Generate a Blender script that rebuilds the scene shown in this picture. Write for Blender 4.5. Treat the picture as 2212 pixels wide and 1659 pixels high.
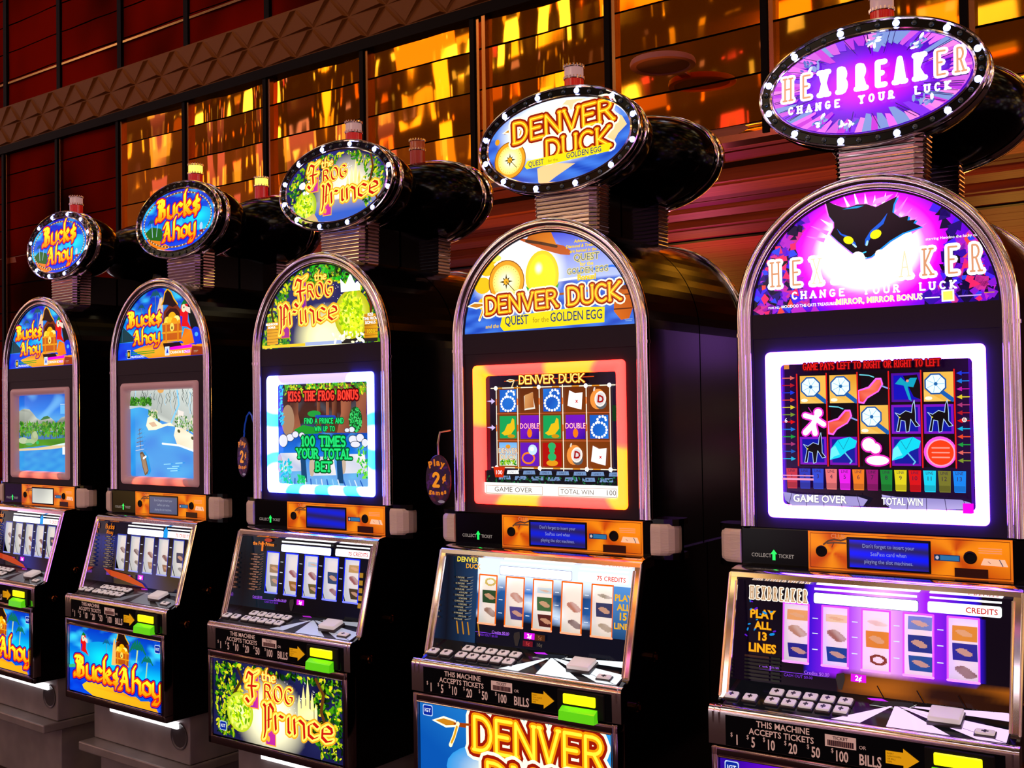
import bpy, bmesh, math, random
from mathutils import Vector, Matrix
from mathutils.geometry import tessellate_polygon
for o in list(bpy.data.objects): bpy.data.objects.remove(o)
C = bpy.context.scene.collection
ZC = 1.45                      # camera height above the carpet
PI = math.pi
# ------------------------------------------------------------------ camera
cd = bpy.data.cameras.new('camera'); cam = bpy.data.objects.new('camera', cd); C.objects.link(cam)
F_PX = 2391.48
cd.sensor_fit = 'HORIZONTAL'; cd.sensor_width = 36.0; cd.lens = F_PX / 2212.0 * 36.0
cd.clip_start = .05; cd.clip_end = 100
_yaw, _pit, _rol = .6451, .0241, -.0152
_f = Vector((-math.sin(_yaw) * math.cos(_pit), math.cos(_yaw) * math.cos(_pit), math.sin(_pit)))
_r = Vector((math.cos(_yaw), math.sin(_yaw), 0)); _u = _r.cross(_f)
_R = _r * math.cos(_rol) + _u * math.sin(_rol); _U = -_r * math.sin(_rol) + _u * math.cos(_rol)
M = Matrix((( _R.x, _U.x, -_f.x, 0), (_R.y, _U.y, -_f.y, 0), (_R.z, _U.z, -_f.z, ZC), (0, 0, 0, 1)))
cam.matrix_world = M
bpy.context.scene.camera = cam
# ------------------------------------------------------------------ exposure
vs = bpy.context.scene.view_settings
vs.view_transform = 'Standard'; vs.look = 'None'; vs.gamma = 1; vs.exposure = 0; vs.use_curve_mapping = False
# ------------------------------------------------------------------ world: the rest of the casino, warm lamps and rows of lit machines
W = bpy.data.worlds.new('casino_hall'); bpy.context.scene.world = W; W.use_nodes = True
nt = W.node_tree; nt.nodes.clear()
def nd(t, tree=None, **k):
    n = (tree or nt).nodes.new(t)
    for a, b in k.items(): setattr(n, a, b)
    return n
def mth(op, a, b=None, c=None, tree=None, clamp=False):
    t = tree or nt
    n = nd('ShaderNodeMath', t, operation=op, use_clamp=clamp)
    for i, x in enumerate((a, b, c)):
        if x is None: continue
        if isinstance(x, (int, float)): n.inputs[i].default_value = x
        else: t.links.new(x, n.inputs[i])
    return n.outputs[0]
tc = nd('ShaderNodeTexCoord'); sp = nd('ShaderNodeSeparateXYZ'); nt.links.new(tc.outputs['Generated'], sp.inputs[0])
az = mth('ARCTAN2', sp.outputs[1], sp.outputs[0]); el = mth('ARCSINE', sp.outputs[2])
def cells(su, sv, thr, rnd, off=0.):
    cx = nd('ShaderNodeCombineXYZ'); nt.links.new(mth('MULTIPLY_ADD', az, su, off), cx.inputs[0]); nt.links.new(mth('MULTIPLY', el, sv), cx.inputs[1])
    v = nd('ShaderNodeTexVoronoi', feature='F1', distance='CHEBYCHEV', voronoi_dimensions='2D'); v.inputs['Scale'].default_value = 1; v.inputs['Randomness'].default_value = rnd
    nt.links.new(cx.outputs[0], v.inputs['Vector'])
    s = nd('ShaderNodeSeparateColor'); nt.links.new(v.outputs['Color'], s.inputs[0])
    size = mth('MULTIPLY', s.outputs[0], thr)
    return mth('LESS_THAN', v.outputs['Distance'], size), s.outputs[1], s.outputs[2]
def ramp(fac, stops, mode='CONSTANT'):
    r = nd('ShaderNodeValToRGB'); r.color_ramp.interpolation = mode
    e = r.color_ramp.elements
    while len(e) < len(stops): e.new(.5)
    for k, (p, col) in enumerate(stops): e[k].position = p; e[k].color = (*col, 1)
    nt.links.new(fac, r.inputs[0]); return r.outputs[0]
def band(x, lo, hi, soft=.05):
    n = nd('ShaderNodeMapRange', interpolation_type='SMOOTHSTEP'); n.inputs[1].default_value = lo - soft; n.inputs[2].default_value = lo + soft; nt.links.new(x, n.inputs[0])
    m = nd('ShaderNodeMapRange', interpolation_type='SMOOTHSTEP'); m.inputs[1].default_value = hi - soft; m.inputs[2].default_value = hi + soft; m.inputs[3].default_value = 1; m.inputs[4].default_value = 0; nt.links.new(x, m.inputs[0])
    return mth('MULTIPLY', n.outputs[0], m.outputs[0])
def scol(col, fac):
    n = nd('ShaderNodeVectorMath', operation='SCALE'); nt.links.new(col, n.inputs[0])
    if isinstance(fac, (int, float)): n.inputs['Scale'].default_value = fac
    else: nt.links.new(fac, n.inputs['Scale'])
    return n.outputs[0]
def addc(a, b):
    n = nd('ShaderNodeVectorMath', operation='ADD'); nt.links.new(a, n.inputs[0]); nt.links.new(b, n.inputs[1]); return n.outputs[0]
WARM = [(0, (1, .55, .12)), (.3, (1, .8, .45)), (.5, (1, .25, .03)), (.68, (.9, .85, 1)), (.8, (.35, .2, 1)), (.9, (1, .1, .5))]
m1, r1, g1 = cells(6.0, 11, .40, .8)          # large lit signs and ceiling coves
m2, r2, g2 = cells(8, 6, .44, .9, 3.)         # machine screens
m3, r3, g3 = cells(26, 34, .26, 1., 7.)         # bulbs
hall = band(el, .10, .62, .05)
low = band(el, -.22, .22, .06)
a = scol(ramp(r1, WARM), mth('MULTIPLY', mth('MULTIPLY', m1, hall), mth('MULTIPLY', mth('MULTIPLY', g1, g1), 7.)))
COOL = [(0, (1, .9, .95)), (.3, (1, .45, .7)), (.5, (.5, .15, 1)), (.65, (1, .6, .15)), (.8, (.1, .2, 1)), (.9, (1, 1, 1))]
b = scol(ramp(r2, COOL), mth('MULTIPLY', mth('MULTIPLY', m2, low), mth('MULTIPLY', g2, 3.2)))
c = scol(ramp(r3, WARM), mth('MULTIPLY', mth('MULTIPLY', m3, band(el, -.1, .8, .1)), mth('MULTIPLY', g3, 3.0)))
wb = nd('ShaderNodeRGB'); wb.outputs[0].default_value = (.045, .018, .005, 1)
glow = scol(wb.outputs[0], mth('ADD', band(el, -.1, .7, .2), .15))
m4, r4, g4 = cells(7, 5, .40, .8, 11.)          # lamp coves overhead
top_ = scol(ramp(r4, WARM), mth('MULTIPLY', mth('MULTIPLY', m4, band(el, .62, 1.5, .05)), mth('MULTIPLY', g4, 3.2)))
wl = nd('ShaderNodeRGB'); wl.outputs[0].default_value = (.13, .055, .085, 1)
tot = addc(addc(addc(addc(a, b), addc(c, glow)), top_), scol(wl.outputs[0], low))
bg = nd('ShaderNodeBackground'); nt.links.new(tot, bg.inputs[0]); bg.inputs[1].default_value = 1.0
wo = nd('ShaderNodeOutputWorld'); nt.links.new(bg.outputs[0], wo.inputs[0])
# ------------------------------------------------------------------ hall lights; ceiling and soffit washes are unseen lamps added for their colour
def lamp(kind, name, loc, energy, col, size=.3, rot=None, **k):
    l = bpy.data.lights.new(name, kind); l.energy = energy; l.color = col
    if kind == 'AREA': l.size = size
    else: l.shadow_soft_size = size
    for a_, b_ in k.items(): setattr(l, a_, b_)
    o = bpy.data.objects.new(name, l); C.objects.link(o); o.location = loc
    if rot: o.rotation_euler = rot
    return o
lamp('POINT', 'pink_ceiling_wash', (-5.1, 9.9, ZC + .4), 55, (1, .06, .32), .1)
lamp('POINT', 'red_ceiling_wash', (-10.6, 9.6, ZC + .9), 14, (1, .04, .02), .1)
lamp('POINT', 'orange_ceiling_wash', (-2.9, 13.2, ZC + .2), 60, (1, .42, .06), .15)
lamp('POINT', 'amber_ceiling_wash', (-8.2, 16.0, ZC + .3), 60, (1, .40, .05), .15)
lamp('AREA', 'aisle_downlight', (-2.2, -.6, ZC + 2.2), 14, (1, .72, .5), 1.2, (math.radians(25), 0, 0))
lamp('AREA', 'frieze_wash', (-8.0, 3.0, ZC + 4.6), 14, (1, .36, .06), 1.5, (math.radians(55), 0, 0))
lamp('AREA', 'soffit_wash', (-3.4, 6.8, ZC + .25), 60, (1, .30, .05), 8.0, (math.radians(180), 0, 0), shape='RECTANGLE', size_y=.5)

# ------------------------------------------------------------------ materials
def lin(v): return v / 12.92 if v <= .04045 else ((v + .055) / 1.055) ** 2.4
def c(h, s=1.0):
    "hex colour to linear light, s times as bright"
    return tuple(lin(int(h[k:k + 2], 16) / 255.) * s for k in (0, 2, 4))
def mat(name, col=(.5, .5, .5), rough=.5, metal=0., spec=.5, emit=None, es=1., coat=0., bump=None, noise=None):
    m = bpy.data.materials.new(name); m.use_nodes = True; t = m.node_tree; p = t.nodes['Principled BSDF']
    p.inputs['Base Color'].default_value = (*col, 1); p.inputs['Roughness'].default_value = rough
    p.inputs['Metallic'].default_value = metal; p.inputs['Specular IOR Level'].default_value = spec
    p.inputs['Coat Weight'].default_value = coat
    if emit: p.inputs['Emission Color'].default_value = (*emit, 1); p.inputs['Emission Strength'].default_value = es
    if bump or noise:
        tcn = t.nodes.new('ShaderNodeTexCoord'); mp = t.nodes.new('ShaderNodeMapping'); t.links.new(tcn.outputs['Object'], mp.inputs[0])
        sc_ = (bump or noise)[0]; mp.inputs['Scale'].default_value = sc_
        n = t.nodes.new('ShaderNodeTexNoise'); n.inputs['Scale'].default_value = 1; n.inputs['Detail'].default_value = 2; t.links.new(mp.outputs[0], n.inputs[0])
        if bump:
            b_ = t.nodes.new('ShaderNodeBump'); b_.inputs['Strength'].default_value = 1; b_.inputs['Distance'].default_value = bump[1]
            t.links.new(n.outputs[0], b_.inputs['Height']); t.links.new(b_.outputs[0], p.inputs['Normal'])
        if noise:
            r = t.nodes.new('ShaderNodeValToRGB'); r.color_ramp.elements[0].position = .35; r.color_ramp.elements[1].position = .65
            r.color_ramp.elements[0].color = (*col, 1); r.color_ramp.elements[1].color = (*noise[1], 1)
            t.links.new(n.outputs[0], r.inputs[0]); t.links.new(r.outputs[0], p.inputs['Base Color'])
    return m
MT = dict(
    chrome=mat('chrome', (.90, .82, .84), .11, 1.),
    dkchrome=mat('smoked_chrome', (.34, .24, .25), .12, 1.),
    black=mat('black_lacquer', (.0015, .0012, .0015), .14, 0, .12),
    face=mat('black_glass_face', (.03, .022, .034), .4, 0, .08),
    matte=mat('matte_black', (.004, .004, .004), .6, 0, .2),
    silver=mat('silver_mesh', (.85, .74, .62), .5, .1, bump=((60, 60, 260), .0006)),
    grey=mat('grey_steel', (.26, .24, .24), .4, .3, noise=((9, 9, 9), (.34, .31, .31))),
    key=mat('button_plastic', (.62, .55, .5), .35, 0, .5, emit=(.95, .85, .85), es=.34),
    keyside=mat('button_skirt', (.05, .045, .05), .3),
    white=mat('white_label', (.75, .72, .7), .5),
    redlens=mat('red_lens', (.55, .01, .012), .15, 0, .6, emit=(.6, .004, .006), es=.25),
    amberlens=mat('dim_red_lens', (.35, .02, .01), .2, 0, .5, emit=(.3, .02, .005), es=.2),
    bulboff=mat('unlit_bulb', (.03, .06, .05), .08, 0, .8),
    bulbon=mat('lit_bulb', (.8, .8, .9), .3, emit=(1.6, 1.9, 5.), es=1.6),
    gold=mat('brass_mirror', (1., .40, .018), .035, 1.),
    goldred=mat('painted_red_mirror', (.015, .003, .001), .45, 0., .0, noise=((.9, 1., .5), (.20, .006, .001))),  # red and black patches painted in place of reflections in dark red mirror
    post=mat('bronze_post', (.30, .13, .05), .18, 1.),
    blackpost=mat('black_post', (.003, .002, .002), .5, 0, .05),
    frieze=mat('carved_frieze', (.17, .058, .003), .6, 0., .2),
    wood=mat('copper_board', (.36, .085, .015), .55, .0, bump=((1., 30, 30), .0008), noise=((.6, 22, 22), (.22, .045, .01))),
    woodshade=mat('shaded_copper_board', (.15, .022, .004), .6, 0., noise=((.6, 22, 22), (.09, .012, .002))),  # darker copy of the copper board, paints shade into its colour
    plank=mat('copper_plank', (.52, .15, .06), .6, .0, noise=((.5, 9, 1), (.42, .11, .03))),
    carpet=mat('carpet', (.02, .006, .012), .95, noise=((8, 8, 8), (.03, .008, .006))),
    yellow=mat('acceptor_lamp', (.9, .9, .02), .3, emit=c('ffff00'), es=1.15),
    green=mat('acceptor_lip', (.2, .9, .02), .12, 0, .6, emit=c('50e010'), es=.6),
    tube=mat('lamp_tube', (1, 1, 1), .4, emit=(1, .95, 1.), es=9),
    spillwhite=mat('belly_spill', (1, 1, 1), .4, emit=(1, .95, .98), es=2.0),  # emission stands in for light spilled on the base front
)
def attr_mat(name, base=.0, rough=.12):
    "a lit print: the colour of each patch is its own light"
    m = bpy.data.materials.new(name); m.use_nodes = True; t = m.node_tree; p = t.nodes['Principled BSDF']
    a_ = t.nodes.new('ShaderNodeAttribute'); a_.attribute_name = 'Col'
    p.inputs['Base Color'].default_value = (base, base * .8, base * .8, 1); p.inputs['Roughness'].default_value = rough
    p.inputs['Specular IOR Level'].default_value = .25
    t.links.new(a_.outputs['Color'], p.inputs['Emission Color']); p.inputs['Emission Strength'].default_value = 1
    return m
LIT = attr_mat('backlit_print')
TUBE = attr_mat('light_guide', .45, .3)
PRINT = attr_mat('dim_print', .02, .25)
# ------------------------------------------------------------------ mesh helpers
class MB:
    def __init__(s): s.v = []; s.f = []; s.m = []; s.cur = 0
    def add(s, vs_, fs):
        n = len(s.v); s.v += [tuple(p) for p in vs_]
        for f_ in fs: s.f.append([n + k for k in f_]); s.m.append(s.cur)
        return s
    def box(s, x0, x1, y0, y1, z0, z1):
        return s.add([(x, y, z) for z in (z0, z1) for y in (y0, y1) for x in (x0, x1)],
                     [(0, 2, 3, 1), (4, 5, 7, 6), (0, 1, 5, 4), (2, 6, 7, 3), (0, 4, 6, 2), (1, 3, 7, 5)])
    def rbox(s, x0, x1, y0, y1, z0, z1, b=.003, seg=2):
        bm = bmesh.new(); bmesh.ops.create_cube(bm, size=1)
        for q in bm.verts: q.co = Vector(((x0 + x1) / 2 + q.co.x * (x1 - x0), (y0 + y1) / 2 + q.co.y * (y1 - y0), (z0 + z1) / 2 + q.co.z * (z1 - z0)))
        bmesh.ops.bevel(bm, geom=bm.edges[:], offset=b, segments=seg, affect='EDGES', profile=.5)
        bm.verts.index_update(); s.add([q.co.copy() for q in bm.verts], [[q.index for q in f_.verts] for f_ in bm.faces]); bm.free(); return s
    def prism(s, poly, axis, a0, a1):
        "poly of 2-D points swept along axis ('x': poly is (y,z); 'y': (x,z); 'z': (x,y))"
        def P(p, a): return {'x': (a, p[0], p[1]), 'y': (p[0], a, p[1]), 'z': (p[0], p[1], a)}[axis]
        n = len(poly); vs_ = [P(p, a0) for p in poly] + [P(p, a1) for p in poly]
        fs = [(k, (k + 1) % n, n + (k + 1) % n, n + k) for k in range(n)]
        tri = tessellate_polygon([[Vector((p[0], p[1], 0)) for p in poly]])
        fs += [tuple(t) for t in tri] + [tuple(n + k for k in reversed(t)) for t in tri]
        return s.add(vs_, fs)
    def loft(s, rings, closed=True, cap=True):
        n = len(rings[0]); vs_ = [p for r in rings for p in r]; fs = []
        for j in range(len(rings) - 1):
            for k in range(n if closed else n - 1):
                a_, b_ = j * n + k, j * n + (k + 1) % n; fs.append((a_, b_, b_ + n, a_ + n))
        if cap: fs += [tuple(range(n - 1, -1, -1)), tuple(range((len(rings) - 1) * n, len(rings) * n))]
        return s.add(vs_, fs)
    def tube(s, path, r, n=10, closed=False, cap=True):
        P = [Vector(p) for p in path]; rings = []; N = len(P)
        up = None
        for k in range(N):
            t = (P[(k + 1) % N] - P[k - 1]) if closed else (P[min(k + 1, N - 1)] - P[max(k - 1, 0)])
            t.normalize()
            if up is None: up = Vector((0, 1, 0)) if abs(t.y) < .9 else Vector((1, 0, 0))
            a_ = t.cross(up).normalized(); b_ = a_.cross(t).normalized(); up = b_
            rr = r[k] if isinstance(r, (list, tuple)) else r
            rings.append([P[k] + (a_ * math.cos(2 * PI * q / n) + b_ * math.sin(2 * PI * q / n)) * rr for q in range(n)])
        if closed: rings.append(rings[0])
        return s.loft(rings, True, cap and not closed)
    def lathe(s, prof, cx, cy, cz, n=20, axis='z'):
        rings = []
        for r, h in prof:
            ring = []
            for k in range(n):
                q = 2 * PI * k / n; x, y = r * math.cos(q), r * math.sin(q)
                ring.append((cx + x, cy + y, cz + h) if axis == 'z' else ((cx + x, cy - h, cz + y) if axis == 'y' else (cx + h, cy + x, cz + y)))
            rings.append(ring)
        return s.loft(rings, True, True)
    def mesh(s, name, mats, smooth=False):
        me = bpy.data.meshes.new(name); me.from_pydata(s.v, [], s.f)
        for q in (mats if isinstance(mats, (list, tuple)) else [mats]): me.materials.append(q)
        for p, k in zip(me.polygons, s.m): p.material_index = k
        bm = bmesh.new(); bm.from_mesh(me); bmesh.ops.recalc_face_normals(bm, faces=bm.faces[:]); bm.to_mesh(me); bm.free()
        if smooth: me.shade_smooth(); me.set_sharp_from_angle(angle=math.radians(35))
        return me
def link(name, me, parent=None, loc=None, label=None):
    o = bpy.data.objects.new(name, me); C.objects.link(o)
    if parent: o.parent = parent
    if loc: o.location = loc
    if label: o['label'] = label
    return o
def structure(name, mb, mats, smooth=False):
    o = link(name, mb.mesh(name, mats, smooth)); o['kind'] = 'structure'; return o
_cache = {}
def shared(key, fn):
    if key not in _cache: _cache[key] = fn()
    return _cache[key]
# ------------------------------------------------------------------ flat prints: patches of colour, drawn shapes and lettering in the plane of a sign
def AR(cx, cy, rx, ry, a0, a1, n=9):
    return [(cx + rx * math.cos(math.radians(a0 + (a1 - a0) * k / n)), cy + ry * math.sin(math.radians(a0 + (a1 - a0) * k / n))) for k in range(n + 1)]
GL = {
 'A': (.62, [[(0, 0), (.31, 1), (.62, 0)], [(.12, .36), (.5, .36)]]),
 'B': (.5, [[(0, 0), (0, 1), (.22, 1)] + AR(.22, .76, .22, .24, 90, -90, 6) + [(0, .52)], [(.22, .52)] + AR(.25, .26, .25, .26, 90, -90, 6) + [(0, 0)]]),
 'C': (.56, [AR(.32, .5, .32, .5, 48, 312, 12)]),
 'D': (.56, [[(0, 0), (0, 1), (.18, 1)] + AR(.18, .5, .38, .5, 90, -90, 10) + [(0, 0)]]),
 'E': (.46, [[(.46, 1), (0, 1), (0, 0), (.46, 0)], [(0, .52), (.38, .52)]]),
 'F': (.44, [[(.44, 1), (0, 1), (0, 0)], [(0, .52), (.36, .52)]]),
 'G': (.6, [AR(.32, .5, .32, .5, 48, 330, 12) + [(.6, .45), (.38, .45)]]),
 'H': (.56, [[(0, 0), (0, 1)], [(.56, 0), (.56, 1)], [(0, .52), (.56, .52)]]),
 'I': (.1, [[(.05, 0), (.05, 1)]]),
 'K': (.54, [[(0, 0), (0, 1)], [(.52, 1), (.05, .45), (.54, 0)]]),
 'L': (.46, [[(0, 1), (0, 0), (.46, 0)]]),
 'M': (.7, [[(0, 0), (0, 1), (.35, .35), (.7, 1), (.7, 0)]]),
 'N': (.58, [[(0, 0), (0, 1), (.58, 0), (.58, 1)]]),
 'O': (.64, [AR(.32, .5, .32, .5, 0, 360, 16)]),
 'P': (.48, [[(0, 0), (0, 1), (.22, 1)] + AR(.22, .74, .24, .26, 90, -90, 7) + [(0, .48)]]),
 'Q': (.66, [AR(.32, .5, .32, .5, 0, 360, 16), [(.38, .25), (.68, -.1)]]),
 'R': (.54, [[(0, 0), (0, 1), (.22, 1)] + AR(.22, .76, .24, .24, 90, -90, 7) + [(0, .52)], [(.24, .52), (.54, 0)]]),
 'S': (.48, [AR(.25, .75, .22, .25, 40, 250, 8) + AR(.25, .25, .23, .27, 70, -140, 8)]),
 'T': (.56, [[(0, 1), (.56, 1)], [(.28, 1), (.28, 0)]]),
 'U': (.56, [[(0, 1), (0, .3)] + AR(.28, .28, .28, .28, 180, 360, 8) + [(.56, 1)]]),
 'V': (.6, [[(0, 1), (.3, 0), (.6, 1)]]),
 'W': (.84, [[(0, 1), (.2, 0), (.42, .8), (.64, 0), (.84, 1)]]),
 'X': (.56, [[(0, 0), (.56, 1)], [(0, 1), (.56, 0)]]),
 'Y': (.56, [[(0, 1), (.28, .48), (.56, 1)], [(.28, .48), (.28, 0)]]),
 '0': (.5, [AR(.25, .5, .25, .5, 0, 360, 14)]),
 '1': (.2, [[(0, .82), (.14, 1), (.14, 0)]]),
 '2': (.46, [AR(.23, .75, .23, .25, 170, -30, 7) + [(0, 0), (.48, 0)]]),
 '3': (.44, [AR(.2, .76, .22, .24, 150, -90, 7) + AR(.2, .26, .25, .26, 90, -150, 7)]),
 '5': (.44, [[(.42, 1), (.06, 1), (.02, .55)] + AR(.2, .3, .25, .3, 120, -150, 8)]),
 'u': (.44, [[(0, .62), (0, .1), (.12, 0), (.26, 0), (.42, .15)], [(.42, .64), (.42, .06), (.5, 0)]]),
 'c': (.40, [[(.38, .5), (.2, .64), (0, .5), (0, .12), (.18, 0), (.38, .12)]]),
 'k': (.46, [[(.12, 1.3), (0, 1.1), (0, 0), (.08, -.05)], [(0, .3), (.28, .66), (.4, .48), (.1, .32), (.34, .02), (.46, 0)]]),
 '$': (.42, [[(.38, .52), (.2, .64), (0, .5), (.06, .36), (.34, .26), (.38, .1), (.18, 0), (0, .1)], [(.22, .82), (.16, -.18)]]),
 'h': (.46, [[(.14, 1.3), (.02, 1.1), (0, 0)], [(0, .48), (.22, .64), (.42, .5), (.42, .05), (.48, 0)]]),
 'o': (.44, [[(.2, .64), (0, .5), (0, .12), (.2, 0), (.42, .12), (.42, .5), (.2, .64)]]),
 'y': (.46, [[(0, .64), (0, .15), (.15, 0), (.42, .15)], [(.42, .66), (.42, -.1), (.25, -.34), (0, -.36), (.12, -.2)]]),
 't': (.32, [[(.1, .85), (.08, .12), (.2, 0), (.34, .06)], [(0, .62), (.3, .62)]]),
 'e': (.42, [[(.02, .3), (.4, .38), (.36, .55), (.2, .64), (.02, .5), (0, .15), (.18, 0), (.4, .1)]]),
 'r': (.36, [[(0, .62), (.03, 0)], [(.02, .45), (.18, .64), (.34, .58)]]),
 'i': (.16, [[(.06, .64), (.06, .06), (.14, 0)]]),
 'n': (.46, [[(0, .64), (.03, 0)], [(.02, .46), (.22, .64), (.4, .5), (.42, -.08)]]),
 ' ': (.3, []),
 # blackletter capitals
 'Bb': (.56, [[(.1, .95), (.02, .8), (.12, .7), (.08, .1), (-.1, -.05), (-.12, .1)], [(-.05, 1.02), (.2, 1.05), (.4, .95), (.42, .7), (.16, .56)], [(.2, .56), (.46, .45), (.48, .12), (.25, -.02), (.05, .05)], [(.24, .9), (.22, .1)]]),
 'Ab': (.66, [[(.02, .8), (.2, 1.08), (.36, 1.0)], [(.3, 1.02), (.12, .2), (-.06, -.02), (.1, 0)], [(.32, 1.04), (.42, .5), (.46, .06), (.6, 0)], [(.08, .42), (.44, .42)]]),
 'Fb': (.6, [[(-.05, .75), (.05, 1.05), (.3, .95), (.6, 1.1)], [(.3, .95), (.24, .5), (.3, .1), (.1, -.1), (-.08, .05)], [(.02, .52), (.55, .56)]]),
 'Pb': (.6, [[(.0, 1.0), (.1, .9), (.1, .0), (.02, -.3)], [(.1, .9), (.35, 1.05), (.55, .85), (.5, .5), (.2, .4)], [(.3, .95), (.28, .1)]]),
}
def hull(pts):
    pts = sorted(set((round(x, 7), round(y, 7)) for x, y in pts))
    def half(seq):
        o = []
        for p in seq:
            while len(o) > 1 and (o[-1][0] - o[-2][0]) * (p[1] - o[-2][1]) - (o[-1][1] - o[-2][1]) * (p[0] - o[-2][0]) <= 0: o.pop()
            o.append(p)
        return o[:-1]
    return half(pts) + half(pts[::-1])
_txt = {}
def text_mesh(s, bold):
    k = (s, bold)
    if k not in _txt:
        cu = bpy.data.curves.new('t', 'FONT'); cu.body = s; cu.offset = bold; cu.resolution_u = 2; cu.fill_mode = 'FRONT'
        ob = bpy.data.objects.new('t', cu); C.objects.link(ob)
        me = ob.to_mesh(); v_ = [(q.co.x, q.co.y) for q in me.vertices]; f_ = [tuple(p.vertices) for p in me.polygons]
        ob.to_mesh_clear(); bpy.data.objects.remove(ob); bpy.data.curves.remove(cu)
        _txt[k] = (v_, f_)
    return _txt[k]
class Art:
    def __init__(s, o=(0, 0, 0), u=(1, 0, 0), v=(0, 0, 1), step=9e-5):
        s.o, s.u, s.w = Vector(o), Vector(u), Vector(v); s.n = s.u.cross(s.w); s.L = 0; s.step = step
        s.V = []; s.F = []; s.K = []
    def put(s, pts, faces, cols):
        "pts in the sign's plane, cols: one colour, or one for each point"
        n = len(s.V); s.L += 1; off = s.n * (s.L * s.step) + s.o
        one = isinstance(cols[0], (int, float))
        for p in pts: s.V.append(s.u * p[0] + s.w * p[1] + off)
        for f_ in faces:
            s.F.append([n + k for k in f_]); s.K += [cols if one else cols[k] for k in f_]
    def same(s, items, col):
        "many polygons on one layer"
        P = []; Fs = []
        for poly in items:
            n = len(P); P += list(poly); Fs.append(tuple(range(n, n + len(poly))))
        if P: s.put(P, Fs, col)
    def poly(s, pts, col):
        tri = tessellate_polygon([[Vector((p[0], p[1], 0)) for p in pts]])
        cols = [col(*p) for p in pts] if callable(col) else col
        s.put(pts, [tuple(t) for t in tri], cols)
    def rect(s, x0, z0, x1, z1, col): s.put([(x0, z0), (x1, z0), (x1, z1), (x0, z1)], [(0, 1, 2, 3)], [col(x0, z0), col(x1, z0), col(x1, z1), col(x0, z1)] if callable(col) else col)
    def grid(s, x0, z0, x1, z1, nx, nz, fn, edge=None):
        "edge(z) gives the left and right limits of a shaped sign"
        P = []; K = []
        for j in range(nz + 1):
            z = z0 + (z1 - z0) * j / nz; a_, b_ = edge(z) if edge else (x0, x1)
            for i in range(nx + 1):
                x = a_ + (b_ - a_) * i / nx; P.append((x, z)); K.append(fn(x, z))
        s.put(P, [(j * (nx + 1) + i, j * (nx + 1) + i + 1, (j + 1) * (nx + 1) + i + 1, (j + 1) * (nx + 1) + i) for j in range(nz) for i in range(nx)], K)
    def disc(s, cx, cz, rx, rz, col, n=24, a=0):
        ca, sa = math.cos(a), math.sin(a)
        P = [(cx + rx * math.cos(2 * PI * k / n) * ca - rz * math.sin(2 * PI * k / n) * sa, cz + rx * math.cos(2 * PI * k / n) * sa + rz * math.sin(2 * PI * k / n) * ca) for k in range(n)]
        s.put(P, [tuple(range(n))], [col(*p) for p in P] if callable(col) else col)
    def glow(s, cx, cz, rx, rz, inner, outer, n=28, m=6):
        "a lit spot in the print: from the inner to the outer colour"
        P = [(cx, cz)]; K = [inner]; Fs = []
        for j in range(1, m + 1):
            t = j / m; e = t * t * (3 - 2 * t)
            for k in range(n):
                q = 2 * PI * k / n; P.append((cx + rx * t * math.cos(q), cz + rz * t * math.sin(q)))
                K.append(tuple(i_ + (o_ - i_) * e for i_, o_ in zip(inner, outer)))
        for k in range(n): Fs.append((0, 1 + k, 1 + (k + 1) % n))
        for j in range(m - 1):
            for k in range(n): Fs.append((1 + j * n + k, 1 + (j + 1) * n + k, 1 + (j + 1) * n + (k + 1) % n, 1 + j * n + (k + 1) % n))
        s.put(P, Fs, K)
    def line(s, pts, w, col, brush=None, closed=False):
        if closed: pts = list(pts) + [pts[0]]
        br = brush or [(w / 2 * math.cos(PI / 4 * k), w / 2 * math.sin(PI / 4 * k)) for k in range(8)]
        s.same([hull([(p[0] + b_[0], p[1] + b_[1]) for b_ in br for p in (pts[k], pts[k + 1])]) for k in range(len(pts) - 1)], col)
    def frame(s, x0, z0, x1, z1, w, col): s.line([(x0, z0), (x1, z0), (x1, z1), (x0, z1)], w, col, closed=True)
    def text(s, t, x, z, h, col, al='c', sx=1., bold=0., edge=None, eb=.03, slant=0., rot=0.):
        v_, f_ = text_mesh(t, bold)
        if not v_: return
        xs = [p[0] for p in v_]; w0, w1 = min(xs), max(xs); k = h / .70
        dx = {'c': (w0 + w1) / 2, 'l': w0, 'r': w1}[al]
        cr, sr = math.cos(rot), math.sin(rot)
        def T(v2):
            o = []
            for a_, b_ in v2:
                a2, b2 = (a_ - dx) * k * sx + b_ * k * slant, b_ * k
                o.append((x + a2 * cr - b2 * sr, z + a2 * sr + b2 * cr))
            return o
        if edge is not None:
            ve, fe = text_mesh(t, bold + eb); s.put(T(ve), fe, edge)
        s.put(T(v_), f_, col)
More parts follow.
